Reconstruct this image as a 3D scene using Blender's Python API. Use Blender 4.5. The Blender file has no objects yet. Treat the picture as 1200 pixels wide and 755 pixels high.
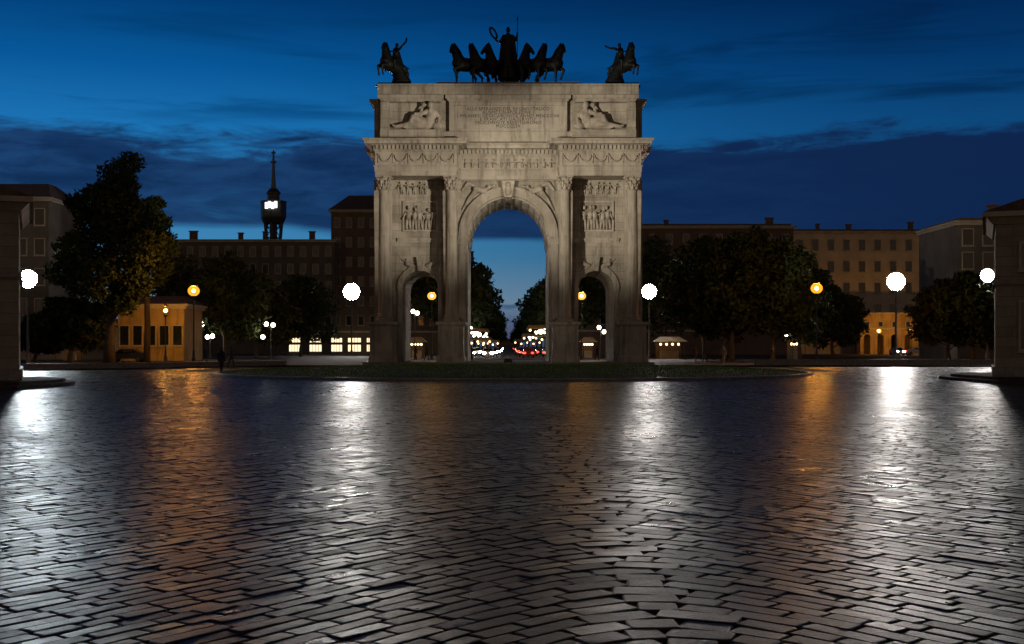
import bpy, bmesh, math, random
import numpy as np
from mathutils import Vector, Matrix, geometry

R = math.radians
random.seed(7)
rng = np.random.default_rng(11)
SC = bpy.context.scene
COL = SC.collection

# ------------------------------------------------------------------ camera
FPX, CAMH = 1386.0, 1.8
cam_d = bpy.data.cameras.new('camera')
cam = bpy.data.objects.new('camera', cam_d)
COL.objects.link(cam)
cam.location = (0, 0, CAMH)
cam.rotation_euler = (R(90), 0, 0)
cam_d.sensor_fit = 'HORIZONTAL'
cam_d.sensor_width = 36.0
cam_d.lens = 36.0 * FPX / 1200.0
cam_d.shift_x = 4.5 / 1200.0
cam_d.shift_y = 28.5 / 1200.0
cam_d.clip_start, cam_d.clip_end = 0.1, 6000
SC.camera = cam

# ------------------------------------------------------------------ world
def sock(n, i):
    return n.outputs[i]

class NT:
    def __init__(s, tree):
        s.t = tree; s.n = tree.nodes; s.l = tree.links
    def new(s, typ, **kw):
        n = s.n.new(typ)
        for k, v in kw.items():
            setattr(n, k, v)
        return n
    def put(s, inp, v):
        if isinstance(v, bpy.types.NodeSocket):
            s.l.new(v, inp)
        elif v is not None:
            inp.default_value = v
    def math(s, op, a, b=None, c=None, clamp=False):
        n = s.new('ShaderNodeMath', operation=op, use_clamp=clamp)
        s.put(n.inputs[0], a)
        if b is not None: s.put(n.inputs[1], b)
        if c is not None: s.put(n.inputs[2], c)
        return n.outputs[0]
    def smooth(s, v, a, b):
        n = s.new('ShaderNodeMapRange', interpolation_type='SMOOTHSTEP')
        s.put(n.inputs['Value'], v); s.put(n.inputs['From Min'], a); s.put(n.inputs['From Max'], b)
        return n.outputs['Result']
    def mix(s, f, a, b, typ='MIX'):
        n = s.new('ShaderNodeMix', data_type='RGBA', blend_type=typ)
        s.put(n.inputs['Factor'], f)
        s.put(n.inputs[6], a if isinstance(a, bpy.types.NodeSocket) else (*a, 1))
        s.put(n.inputs[7], b if isinstance(b, bpy.types.NodeSocket) else (*b, 1))
        return n.outputs[2]
    def noise(s, vec, scale, detail=4, rough=.55, dist=0.):
        n = s.new('ShaderNodeTexNoise')
        if vec is not None: s.put(n.inputs['Vector'], vec)
        n.inputs['Scale'].default_value = scale; n.inputs['Detail'].default_value = detail
        n.inputs['Roughness'].default_value = rough; n.inputs['Distortion'].default_value = dist
        return n.outputs['Fac']
    def comb(s, x, y, z=0.):
        n = s.new('ShaderNodeCombineXYZ')
        s.put(n.inputs[0], x); s.put(n.inputs[1], y); s.put(n.inputs[2], z)
        return n.outputs[0]
    def ramp(s, f, stops, interp='LINEAR'):
        n = s.new('ShaderNodeValToRGB')
        cr = n.color_ramp; cr.interpolation = interp
        while len(cr.elements) < len(stops): cr.elements.new(.5)
        for e, (p, c) in zip(cr.elements, stops):
            e.position = p; e.color = (*c, 1)
        s.put(n.inputs[0], f)
        return n.outputs[0]

def srgb(r, g, b):
    f = lambda c: ((c / 255 + .055) / 1.055) ** 2.4 if c > 10 else c / 255 / 12.92
    return (f(r), f(g), f(b))

SUN_ELEV, SUN_ROT = R(-3.0), R(200)
world = bpy.data.worlds.new('World'); SC.world = world
world.use_nodes = True
W = NT(world.node_tree); W.n.clear()
out = W.new('ShaderNodeOutputWorld'); bg = W.new('ShaderNodeBackground')
W.l.new(bg.outputs[0], out.inputs[0])
tc = W.new('ShaderNodeTexCoord')
sep = W.new('ShaderNodeSeparateXYZ'); W.l.new(tc.outputs['Generated'], sep.inputs[0])
X, Y, Z = sep.outputs
hl = W.math('MAXIMUM', W.math('SQRT', W.math('ADD', W.math('MULTIPLY', X, X), W.math('MULTIPLY', Y, Y))), .02)
el = W.math('DIVIDE', Z, hl)
az = W.math('DIVIDE', X, hl)
def S(x, k=1.0):
    return tuple(c * 10 * k for c in srgb(*x))
clear = W.ramp(W.math('MULTIPLY', el, 2.0), [
    (0.00, S((74, 84, 118))), (0.035, S((92, 104, 135))), (0.075, S((118, 152, 178))), (0.15, S((70, 136, 180))),
    (0.24, S((40, 128, 188))), (0.36, S((26, 116, 184))), (0.46, S((6, 90, 158))), (0.57, S((0, 62, 120))), (0.66, S((0, 36, 80))), (1.0, S((2, 16, 38)))])
# the west (left) keeps more of the afterglow
side = W.smooth(az, -.35, .42)
clear = W.mix(side, clear, W.mix(1.0, clear, (.34, .38, .44), 'MULTIPLY'))
nv = W.comb(W.math('MULTIPLY', az, 1.0), W.math('MULTIPLY', el, 4.2), W.math('MULTIPLY', Y, .4))
n1 = W.noise(nv, 5.5, 6, .58, .3)
n2 = W.noise(nv, 15.0, 6, .62, .4)
nvw = W.comb(az, W.math('MULTIPLY', el, 9.0), 1.7)
n3 = W.noise(nvw, 3.4, 5, .55, .5)
n4 = W.noise(nvw, 9.0, 4, .55, .3)
edge = W.math('ADD', W.math('MULTIPLY', W.math('SUBTRACT', n1, .5), .07), W.math('MULTIPLY', W.math('SUBTRACT', n2, .5), .045))
edge2 = W.math('ADD', W.math('MULTIPLY', W.math('SUBTRACT', n1, .5), .008), W.math('MULTIPLY', W.math('SUBTRACT', n4, .5), .008))
elT = W.math('ADD', el, edge)
elB = W.math('ADD', el, edge2)
topmask = W.math('SUBTRACT', 1.0, W.smooth(elT, .165, .181))
elB = W.math('SUBTRACT', elB, W.math('MULTIPLY', .010, W.smooth(az, -.10, -.20)))
botmask = W.smooth(elB, .0865, .0945)
hole = W.math('SUBTRACT', 1.0, W.math('MULTIPLY', W.smooth(n3, .56, .70), W.math('MULTIPLY', .75, W.smooth(az, -.18, -.30))))
bank = W.math('MULTIPLY', W.math('MULTIPLY', topmask, botmask), hole)
bankcol = W.mix(W.smooth(n2, .3, .7), S((13, 34, 74)), S((28, 62, 108)))
bankcol = W.mix(side, bankcol, S((14, 34, 74)))
wisp = W.math('MULTIPLY', W.smooth(n3, .50, .66), .62)
wisp = W.math('MULTIPLY', wisp, W.smooth(el, .17, .20))
streak = W.math('MULTIPLY', W.smooth(n4, .58, .66), W.math('MULTIPLY', .75, W.math('SUBTRACT', 1.0, W.smooth(el, .075, .088))))
skyc = W.mix(wisp, clear, W.mix(side, S((0, 62, 116)), S((0, 30, 66))))
skyc = W.mix(streak, skyc, S((52, 82, 116)))
skyc = W.mix(W.math('MULTIPLY', bank, .94), skyc, bankcol)
# unseen sky behind the camera: dark, with an added warm glow to fill facades
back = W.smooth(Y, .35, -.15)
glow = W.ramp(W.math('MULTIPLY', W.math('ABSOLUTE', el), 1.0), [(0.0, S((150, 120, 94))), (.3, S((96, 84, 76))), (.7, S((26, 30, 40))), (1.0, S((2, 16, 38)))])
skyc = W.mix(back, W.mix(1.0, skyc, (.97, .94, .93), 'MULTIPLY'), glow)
nis = W.new('ShaderNodeTexSky', sky_type='NISHITA', sun_disc=False)
nis.sun_elevation, nis.sun_rotation = SUN_ELEV, SUN_ROT
nis.altitude = 120
skyc = W.mix(1.0, skyc, W.mix(1.0, nis.outputs[0], (.08, .08, .08), 'MULTIPLY'), 'ADD')
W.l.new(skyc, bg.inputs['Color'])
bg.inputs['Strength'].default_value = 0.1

# the sun has set: only a trace of the afterglow is left as directional light
sun_d = bpy.data.lights.new('afterglow', 'SUN'); sun_d.energy = 0.004; sun_d.angle = R(30); sun_d.color = (1, .9, .8)
sun = bpy.data.objects.new('afterglow', sun_d); COL.objects.link(sun)
sun.rotation_euler = (R(86), 0, R(160))

SC.view_settings.view_transform = 'Standard'
SC.view_settings.look = 'None'
SC.view_settings.exposure = 0.0
SC.view_settings.gamma = 1.0
SC.view_settings.use_curve_mapping = False
SC.render.engine = 'CYCLES'
cy = SC.cycles
cy.use_denoising = True
cy.max_bounces, cy.diffuse_bounces, cy.glossy_bounces = 5, 2, 3
cy.transmission_bounces, cy.transparent_max_bounces = 3, 6
cy.sample_clamp_indirect = 4.0
cy.use_light_tree = True

# ------------------------------------------------------------------ materials
def M(name, col, rough=.8, var=.25, nscale=3.0, bump=0.0, bscale=20.0, metallic=0.0, col2=None, island=0.0,
      emit=None, estr=0.0, brick=None, spec=.5, streak=0.0):
    m = bpy.data.materials.new(name); m.use_nodes = True
    T = NT(m.node_tree)
    p = T.n['Principled BSDF']
    tcn = T.new('ShaderNodeTexCoord'); v = tcn.outputs['Object']
    f = T.noise(v, nscale, 6, .6)
    c2 = col2 or tuple(c * (1 - var) for c in col)
    c1 = tuple(min(1, c * (1 + var)) for c in col) if col2 is None else col
    cc = T.mix(T.smooth(f, .3, .7), c1, c2)
    if island:
        g = T.new('ShaderNodeNewGeometry')
        k = T.math('MULTIPLY_ADD', g.outputs['Random Per Island'], 2 * island, 1 - island)
        cc = T.mix(1.0, cc, T.comb(k, k, k), 'MULTIPLY')
    if streak:                                   # soot runs left by rain
        sq = T.new('ShaderNodeSeparateXYZ'); T.l.new(v, sq.inputs[0])
        sv = T.comb(T.math('MULTIPLY', sq.outputs[0], 2.2), T.math('MULTIPLY', sq.outputs[1], 2.2), T.math('MULTIPLY', sq.outputs[2], .22))
        sf = T.math('MULTIPLY', T.smooth(T.noise(sv, 1.0, 6, .65, .4), .46, .68), streak)
        cc = T.mix(sf, cc, (.075, .066, .052))
    h = None
    if brick:
        bw, bh = brick
        sp = T.new('ShaderNodeSeparateXYZ'); T.l.new(v, sp.inputs[0])
        bt = T.new('ShaderNodeTexBrick')
        T.put(bt.inputs['Vector'], T.comb(T.math('ADD', sp.outputs[0], sp.outputs[1]), sp.outputs[2], 0))
        bt.inputs['Scale'].default_value = 1.0
        bt.inputs['Brick Width'].default_value = bw; bt.inputs['Row Height'].default_value = bh
        bt.inputs['Mortar Size'].default_value = .018; bt.inputs['Mortar Smooth'].default_value = .3
        bt.inputs['Color1'].default_value = (1, 1, 1, 1); bt.inputs['Color2'].default_value = (.80, .80, .78, 1)
        bt.inputs['Mortar'].default_value = (.45, .44, .42, 1)
        cc = T.mix(.85, cc, bt.outputs['Color'], 'MULTIPLY')
        h = T.math('SUBTRACT', 1.0, bt.outputs['Fac'])
    T.l.new(cc, p.inputs['Base Color'])
    T.put(p.inputs['Roughness'], T.math('MULTIPLY_ADD', f, .16, rough - .08))
    p.inputs['Metallic'].default_value = metallic
    p.inputs['Specular IOR Level'].default_value = spec
    if bump:
        b = T.new('ShaderNodeBump'); b.inputs['Strength'].default_value = bump; b.inputs['Distance'].default_value = .05
        hh = T.noise(v, bscale, 5, .6)
        if h is not None: hh = T.math('MULTIPLY_ADD', h, 1.2, hh)
        T.put(b.inputs['Height'], hh); T.l.new(b.outputs[0], p.inputs['Normal'])
    if emit:
        p.inputs['Emission Color'].default_value = (*emit, 1)
        p.inputs['Emission Strength'].default_value = estr
    return m

def E(name, col, s):
    m = bpy.data.materials.new(name); m.use_nodes = True
    T = NT(m.node_tree); T.n.clear()
    o = T.new('ShaderNodeOutputMaterial'); e = T.new('ShaderNodeEmission')
    e.inputs[0].default_value = (*col, 1); e.inputs[1].default_value = s
    T.l.new(e.outputs[0], o.inputs[0])
    return m

MARBLE = M('weathered marble', (.44, .405, .345), .75, .0, .45, .35, 9, col2=(.29, .262, .218), streak=.55)
BLOCKS = M('marble blocks', (.44, .405, .345), .75, .0, .5, .35, 9, col2=(.25, .226, .185), brick=(1.9, .75), streak=.5)
CARVED = M('carved marble', (.44, .40, .34), .78, .0, 1.6, .5, 7, col2=(.24, .215, .175), streak=.35)
LETTER = M('dark inlaid letters', (.06, .055, .05), .6, .2)
BRONZE = M('dark bronze', (.022, .026, .026), .55, .3, 3, metallic=.7)
STONE = M('grey granite', (.20, .19, .18), .6, .25, 4, .3, 30)
KERB = M('granite kerb', (.16, .15, .145), .5, .3, 3, .3, 25)
ASPH = M('asphalt', (.05, .05, .052), .85, .3, 2, .3, 60, spec=.15)
PAVE = M('pavement stone', (.045, .041, .039), .85, .3, 1.2, .3, 30, spec=.12)
DIRT = M('joint dirt', (.018, .016, .015), .95, .3, 5, .4, 40, spec=.1)
GRASS = M('grass', (.11, .20, .04), .8, .35, .8, island=.4)
SOIL = M('turf soil', (.045, .06, .02), .9, .3, 1.0, .5, 30)
LEAF = M('dark leaves', (.036, .052, .022), .9, .3, .4, island=.5, spec=.12)
LEAF2 = M('olive leaves', (.05, .05, .02), .9, .3, .4, island=.5, spec=.12)
BARK = M('bark', (.07, .055, .04), .9, .3, 4, .6, 14)
IRON = M('painted iron', (.03, .032, .03), .5, .2, 3)
STEEL = M('grey steel', (.11, .12, .13), .5, .2, 3, metallic=.5)
PLASTER = M('beige plaster', (.46, .41, .33), .85, .0, .35, .3, 12, col2=(.36, .32, .25))
OCHRE = M('ochre plaster', (.42, .30, .13), .85, .0, .35, .3, 12, col2=(.24, .17, .075), streak=.5)
BROWN = M('brown brick render', (.14, .095, .078), .9, .0, .35, .3, 12, col2=(.10, .07, .055))
GREYB = M('grey render', (.12, .108, .096), .9, .0, .3, .3, 12, col2=(.08, .072, .065))
RUST = M('rusticated stone', (.30, .27, .22), .85, .0, .5, .4, 10, col2=(.20, .18, .145), brick=(1.6, .5))
ROOF = M('roof tiles', (.09, .06, .05), .9, .3, 1.5, .5, 12)
TRIM = M('stone trim', (.34, .31, .26), .8, .2, 1)
GLASS = M('dark window glass', (.012, .014, .016), .12, .2, 1, spec=.6)
SHUT = M('wooden shutters', (.06, .055, .045), .7, .2, 2)
RUBBER = M('tyre rubber', (.015, .015, .015), .8, .2)
AWNING = M('canvas awning', (.42, .33, .2), .85, .2, 2)
L_WHITE = E('white floodlight glass', (1, .95, .88), 720)
L_COLD = E('cold floodlight glass', (.86, .96, 1), 950)
L_ORANGE = E('sodium bulb', (1, .38, .04), 6000)
L_AMBER = E('amber bulb', (1, .42, .06), 2900)
def halo(name, col, st, tr):  # clear shell with its own emission, painting a coloured halo round the bulb
    m = bpy.data.materials.new(name); m.use_nodes = True
    T = NT(m.node_tree); T.n.clear()
    o = T.new('ShaderNodeOutputMaterial'); e = T.new('ShaderNodeEmission'); t = T.new('ShaderNodeBsdfTransparent'); x = T.new('ShaderNodeMixShader')
    e.inputs[0].default_value = (*col, 1); e.inputs[1].default_value = st; x.inputs[0].default_value = 1 - tr
    T.l.new(t.outputs[0], x.inputs[1]); T.l.new(e.outputs[0], x.inputs[2]); T.l.new(x.outputs[0], o.inputs[0])
    return m
GLOW_ORANGE = halo('orange tinted lantern glass', (1, .31, .02), 2.6, .55)
GLOW_AMBER = halo('amber tinted lantern glass', (1, .38, .05), 2.6, .55)
L_GLOBE = E('opal globe glass', (1, .88, .66), 30)
L_SHOP = E('lit shop window', (1, .80, .48), 1.5)
L_SIGN = E('white illuminated sign', (.95, .98, 1), 3.0)
L_CAFE = E('warm cafe light', (1, .62, .26), 6)
L_HEAD = E('car headlight', (1, .94, .82), 120)
L_TAIL = E('car tail light', (1, .05, .03), 5)
L_GREEN = E('green shop sign', (.25, 1, .55), 2.0)

# ------------------------------------------------------------------ mesh helpers
class MB:
    def __init__(s): s.v = []; s.f = []
    def add(s, vs, fs):
        o = len(s.v); s.v += [tuple(v) for v in vs]; s.f += [tuple(i + o for i in f) for f in fs]; return s
    def box(s, x0, x1, y0, y1, z0, z1):
        return s.add([(x0, y0, z0), (x1, y0, z0), (x1, y1, z0), (x0, y1, z0), (x0, y0, z1), (x1, y0, z1), (x1, y1, z1), (x0, y1, z1)],
                     [(0, 3, 2, 1), (4, 5, 6, 7), (0, 1, 5, 4), (1, 2, 6, 5), (2, 3, 7, 6), (3, 0, 4, 7)])
    def frus(s, a, za, b, zb):      # a,b = (x0,x1,y0,y1)
        v = [(a[0], a[2], za), (a[1], a[2], za), (a[1], a[3], za), (a[0], a[3], za), (b[0], b[2], zb), (b[1], b[2], zb), (b[1], b[3], zb), (b[0], b[3], zb)]
        return s.add(v, [(0, 3, 2, 1), (4, 5, 6, 7), (0, 1, 5, 4), (1, 2, 6, 5), (2, 3, 7, 6), (3, 0, 4, 7)])
    def lathe(s, prof, x=0, y=0, n=20, cap=True):
        vs = []; fs = []
        for (r, z) in prof:
            for i in range(n):
                a = 2 * math.pi * i / n
                vs.append((x + r * math.cos(a), y + r * math.sin(a), z))
        for k in range(len(prof) - 1):
            for i in range(n):
                j = (i + 1) % n
                fs.append((k * n + i, k * n + j, (k + 1) * n + j, (k + 1) * n + i))
        if cap:
            fs.append(tuple(range(n))[::-1]); fs.append(tuple((len(prof) - 1) * n + i for i in range(n)))
        return s.add(vs, fs)
    def tube(s, pts, rad, n=8, cap=True):
        pts = [Vector(p) for p in pts]
        if not hasattr(rad, '__len__'): rad = [rad] * len(pts)
        vs = []; fs = []
        up = None
        for k, p in enumerate(pts):
            d = (pts[min(k + 1, len(pts) - 1)] - pts[max(k - 1, 0)]).normalized()
            if up is None:
                up = Vector((0, 0, 1)) if abs(d.z) < .9 else Vector((1, 0, 0))
            a = d.cross(up).normalized(); b = a.cross(d).normalized(); up = b
            for i in range(n):
                t = 2 * math.pi * i / n
                vs.append(p + (a * math.cos(t) + b * math.sin(t)) * rad[k])
        for k in range(len(pts) - 1):
            for i in range(n):
                j = (i + 1) % n
                fs.append((k * n + i, k * n + j, (k + 1) * n + j, (k + 1) * n + i))
        if cap:
            fs.append(tuple(range(n))[::-1]); fs.append(tuple((len(pts) - 1) * n + i for i in range(n)))
        return s.add(vs, fs)
    def ball(s, c, r, nu=12, nv=8):
        if not hasattr(r, '__len__'): r = (r, r, r)
        vs = [(c[0], c[1], c[2] - r[2])]; fs = []
        for j in range(1, nv):
            t = math.pi * j / nv
            for i in range(nu):
                a = 2 * math.pi * i / nu
                vs.append((c[0] + r[0] * math.sin(t) * math.cos(a), c[1] + r[1] * math.sin(t) * math.sin(a), c[2] - r[2] * math.cos(t)))
        vs.append((c[0], c[1], c[2] + r[2]))
        for i in range(nu):
            fs.append((0, 1 + (i + 1) % nu, 1 + i))
            fs.append((len(vs) - 1, len(vs) - 1 - nu + i, len(vs) - 1 - nu + (i + 1) % nu))
        for j in range(nv - 2):
            for i in range(nu):
                a = 1 + j * nu + i; b = 1 + j * nu + (i + 1) % nu
                fs.append((a, b, b + nu, a + nu))
        return s.add(vs, fs)
    def prism_y(s, poly, y0, y1, holes=()):      # (x,z) outline with holes, extruded along y
        loops = [list(poly)] + [list(h) for h in holes]
        flat = [p for lp in loops for p in lp]
        tri = geometry.tessellate_polygon([[Vector((p[0], p[1], 0)) for p in lp] for lp in loops])
        n = len(flat)
        vs = [(p[0], y0, p[1]) for p in flat] + [(p[0], y1, p[1]) for p in flat]
        fs = [tuple(t) for t in tri] + [tuple(i + n for i in t[::-1]) for t in tri]
        o = 0
        for lp in loops:
            m = len(lp)
            for i in range(m):
                a, b = o + i, o + (i + 1) % m
                fs.append((a, b, b + n, a + n))
            o += m
        return s.add(vs, fs)
    def prism_z(s, poly, z0, z1):
        n = len(poly)
        vs = [(p[0], p[1], z0) for p in poly] + [(p[0], p[1], z1) for p in poly]
        fs = [tuple(range(n))[::-1], tuple(range(n, 2 * n))] + [(i, (i + 1) % n, (i + 1) % n + n, i + n) for i in range(n)]
        return s.add(vs, fs)
    def xf(s, mat):
        s.v = [tuple(mat @ Vector(v)) for v in s.v]; return s
    def build(s, name, mat, parent=None, smooth=False, loc=None, fix=True):
        me = bpy.data.meshes.new(name); me.from_pydata(s.v, [], s.f)
        if fix:
            bm = bmesh.new(); bm.from_mesh(me)
            bmesh.ops.recalc_face_normals(bm, faces=bm.faces); bm.to_mesh(me); bm.free()
        me.materials.append(mat)
        if smooth:
            me.polygons.foreach_set('use_smooth', [True] * len(me.polygons))
            if smooth == 'auto':
                try: me.set_sharp_from_angle(angle=R(35))
                except Exception: pass
        return link(name, me, parent, loc)

def link(name, me, parent=None, loc=None):
    o = bpy.data.objects.new(name, me); COL.objects.link(o)
    if parent: o.parent = parent
    if loc: o.location = loc
    return o

def tag(o, label=None, cat=None, group=None, kind=None):
    if label: o['label'] = label
    if cat: o['category'] = cat
    if group: o['group'] = group
    if kind: o['kind'] = kind
    return o

def thing(name, label, cat, loc=(0, 0, 0), rz=0, group=None, scale=None):
    o = bpy.data.objects.new(name, None); COL.objects.link(o)
    o.location = loc; o.rotation_euler = (0, 0, rz)
    if scale: o.scale = scale if hasattr(scale, '__len__') else (scale,) * 3
    return tag(o, label, cat, group)

def copy_tree(o, parent=None):
    c = o.copy(); COL.objects.link(c)
    if parent: c.parent = parent
    for ch in [k for k in CH.get(o.name, [])]: copy_tree(ch, c)
    return c
CH = {}
def note(o):                      # remember the children of a finished prototype before copying it
    CH.clear()
    for x in bpy.data.objects:
        if x.parent: CH.setdefault(x.parent.name, []).append(x)
    return o
def dup(o, loc, rz=0, label=None, scale=None):
    c = copy_tree(o); c.location = loc; c.rotation_euler = (0, 0, rz)
    if label: c['label'] = label
    if scale: c.scale = scale if hasattr(scale, '__len__') else (scale,) * 3
    return c

def blob(name, segs, mat, parent=None, vox=.06, sm=3, loc=None):
    """one continuous body: tapered capsules fused by a voxel remesh"""
    mb = MB()
    for sg in segs:
        if len(sg) == 2:
            mb.ball(sg[0], sg[1], 14, 10); continue
        a, ra, b, rb = sg
        mb.ball(a, ra, 12, 8); mb.ball(b, rb, 12, 8)
        if (Vector(a) - Vector(b)).length > 1e-4: mb.tube([a, b], [ra, rb], 12)
    o = mb.build(name, mat, parent, True)
    md = o.modifiers.new('fuse', 'REMESH'); md.mode = 'VOXEL'; md.voxel_size = vox; md.use_smooth_shade = True
    ms = o.modifiers.new('soft', 'SMOOTH'); ms.iterations = sm; ms.factor = .5
    dg = bpy.context.evaluated_depsgraph_get()
    me = bpy.data.meshes.new_from_object(o.evaluated_get(dg))
    o.modifiers.clear(); old = o.data; o.data = me; bpy.data.meshes.remove(old)
    me.name = name
    if not me.materials: me.materials.append(mat)
    me.polygons.foreach_set('use_smooth', [True] * len(me.polygons))
    if loc: o.location = loc
    return o

def PX(x, z): return (x - 595.5) / FPX * z          # photo column -> metres at depth z
def PZ(y, z): return CAMH + (406 - y) / FPX * z     # photo row -> height at depth z
def arcpts(cx, cz, r, a0, a1, n): return [(cx + r * math.cos(R(a0 + (a1 - a0) * i / n)), cz + r * math.sin(R(a0 + (a1 - a0) * i / n))) for i in range(n + 1)]

# ------------------------------------------------------------------ ground
ISL = (0.3, 78.0, 19.3, 18.0)                       # traffic island ellipse
g = MB(); n = 48
g.add([(-1800, -300, -.022), (1800, -300, -.022), (1800, 3500, -.022), (-1800, 3500, -.022)], [(0, 1, 2, 3)])
tag(g.build('ground', DIRT), kind='structure')

# wet granite setts, laid in two slanting fields that meet in a soft chevron
SETT = M('wet granite setts', (.044, .031, .025), .36, .0, .6, .0, col2=(.022, .017, .015), island=.6)
T = NT(SETT.node_tree); p = T.n['Principled BSDF']
tcn = T.new('ShaderNodeTexCoord'); gi = T.new('ShaderNodeNewGeometry')
b = T.new('ShaderNodeBump'); b.inputs['Strength'].default_value = .85; b.inputs['Distance'].default_value = .012
T.put(b.inputs['Height'], T.math('ADD', T.noise(tcn.outputs['Object'], 6, 6, .66), T.math('ADD', T.math('MULTIPLY', .55, T.noise(tcn.outputs['Object'], 30, 5, .72)), T.math('MULTIPLY', -.5, T.smooth(T.noise(tcn.outputs['Object'], 55, 3, .6), .58, .70)))))
T.l.new(b.outputs[0], p.inputs['Normal'])
T.put(p.inputs['Roughness'], T.math('ADD', T.math('MULTIPLY', gi.outputs['Random Per Island'], .12),
      T.math('MULTIPLY_ADD', T.noise(tcn.outputs['Object'], 2.0, 4, .6), .20, T.math('MULTIPLY_ADD', T.noise(tcn.outputs['Object'], .16, 4, .6), .30, .045))))
p.inputs['Specular IOR Level'].default_value = .12; p.inputs['Specular Tint'].default_value = (1, .7, .5, 1)

def setts():
    K, AX, SO = 1.4, 1.0, .85
    xs = np.linspace(-62, 62, 2481)
    zz = -K * (np.sqrt((xs - AX) ** 2 + SO ** 2) - SO)
    dz = -K * (xs - AX) / np.sqrt((xs - AX) ** 2 + SO ** 2)
    s = np.concatenate([[0], np.cumsum(np.sqrt(1 + ((dz[1:] + dz[:-1]) / 2) ** 2) * np.diff(xs))])
    DC = .26
    cx = []; cz = []; hl = []; hw = []; th = []
    for c in np.arange(3.0, 195, DC):
        L = rng.uniform(.24, .60, 760)
        pos = rng.uniform(0, .6) + np.cumsum(L)
        k = pos < s[-1]; pos = pos[k]; L = L[k]
        mid = pos - L / 2
        x = np.interp(mid, s, xs); z = c + np.interp(mid, s, zz); d = np.interp(mid, s, dz)
        keep = (z > 2.5) & (z < 104) & (np.abs(x) < 4 + .47 * z)
        keep &= ((x - ISL[0]) / (ISL[2] - .3)) ** 2 + ((z - ISL[1]) / (ISL[3] - .3)) ** 2 > 1
        keep &= ~((z > 84) & (np.abs(x) < 24))
        x, z, d, L = x[keep], z[keep], d[keep], L[keep]
        t = np.arctan(d)
        cx.append(x); cz.append(z); hl.append(L / 2 - .007); hw.append(DC * np.cos(t) / 2 - rng.uniform(.004, .009, len(t))); th.append(t)
    cx, cz, hl, hw, th = map(np.concatenate, (cx, cz, hl, hw, th))
    N = len(cx)
    th = th + rng.normal(0, .025, N)
    lift = rng.normal(0, .0024, N).clip(-.005, .005); ta = rng.normal(0, .008, N); tb = rng.normal(0, .013, N).clip(-.03, .03)
    q = np.array([(-1, -.8), (-.93, -1), (.93, -1), (1, -.8), (1, .8), (.93, 1), (-.93, 1), (-1, .8)])
    def ring(scale_l, scale_w, zoff, tilt, jit):
        u = q[None, :, 0] * (hl * scale_l)[:, None] + rng.normal(0, jit, (N, 8))
        w = q[None, :, 1] * (hw * scale_w)[:, None] + rng.normal(0, jit, (N, 8))
        h = zoff + tilt * (lift[:, None] + u * ta[:, None] + w * tb[:, None])
        c, sn = np.cos(th)[:, None], np.sin(th)[:, None]
        return np.stack([cx[:, None] + u * c - w * sn, cz[:, None] + u * sn + w * c, h + 0 * u], -1)
    r0 = ring(np.ones(N), np.ones(N), -.035, 0, .004)
    r1 = ring(1 - .005 / hl, 1 - .004 / hw, -.005, 1, .004)
    r2 = ring(1 - .014 / hl, 1 - .011 / hw, .0, 1, .005)
    ctr = np.stack([cx, cz, .0004 + lift], -1)[:, None, :]
    V = np.concatenate([r0, r1, r2, ctr], 1).reshape(-1, 3)
    F = []
    for k in range(2):
        for i in range(8):
            j = (i + 1) % 8
            F.append((k * 8 + i, k * 8 + j, k * 8 + 8 + j, k * 8 + 8 + i))
    quads = np.array(F)[None] + (np.arange(N) * 25)[:, None, None]
    tris = np.array([(16 + i, 16 + (i + 1) % 8, 24) for i in range(8)])[None] + (np.arange(N) * 25)[:, None, None]
    quads = quads.reshape(-1, 4); tris = tris.reshape(-1, 3)
    me = bpy.data.meshes.new('piazza_paving')
    me.vertices.add(len(V)); me.vertices.foreach_set('co', V.astype(np.float32).ravel())
    nl = quads.size + tris.size
    me.loops.add(nl); me.loops.foreach_set('vertex_index', np.concatenate([quads.ravel(), tris.ravel()]).astype(np.int32))
    npoly = len(quads) + len(tris)
    me.polygons.add(npoly)
    ls = np.concatenate([np.arange(len(quads)) * 4, quads.size + np.arange(len(tris)) * 3])
    me.polygons.foreach_set('loop_start', ls.astype(np.int32))
    me.update(calc_edges=True); me.validate()
    me.polygons.foreach_set('use_smooth', [False] * npoly)
    me.materials.append(SETT)
    return link('piazza_paving', me)
tag(setts(), kind='structure')

def ell(c, n=72, k=0.0, a0=0, a1=360):
    return [(c[0] + (c[2] - k) * math.cos(R(a0 + (a1 - a0) * i / n)), c[1] + (c[3] - k) * math.sin(R(a0 + (a1 - a0) * i / n))) for i in range(n)]
kb = MB(); o = ell(ISL, 96); i_ = ell(ISL, 96, .35); nn = 96
kb.add([(x, y, -.03) for x, y in o] + [(x, y, .15) for x, y in o] + [(x, y, .165) for x, y in i_] + [(x, y, -.03) for x, y in i_],
       [(a + r * nn, (a + 1) % nn + r * nn, (a + 1) % nn + (r + 1) * nn, a + (r + 1) * nn) for r in range(3) for a in range(nn)])
tag(kb.build('island_kerb', KERB, smooth='auto'), kind='structure')
def mound_z(x, y):
    d = ((x - ISL[0]) / (ISL[2] - .35)) ** 2 + ((y - ISL[1]) / (ISL[3] - .35)) ** 2
    return .12 + .42 * max(0, 1 - d) ** .8
t = MB(); rings = 14; vs = []
for r_ in range(rings + 1):
    k = 1 - r_ / rings
    for a in range(nn):
        x = ISL[0] + (ISL[2] - .35) * k * math.cos(2 * math.pi * a / nn); y = ISL[1] + (ISL[3] - .35) * k * math.sin(2 * math.pi * a / nn)
        vs.append((x, y, mound_z(x, y)))
t.add(vs, [(a + r_ * nn, (a + 1) % nn + r_ * nn, (a + 1) % nn + (r_ + 1) * nn, a + (r_ + 1) * nn) for r_ in range(rings) for a in range(nn)])
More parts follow.
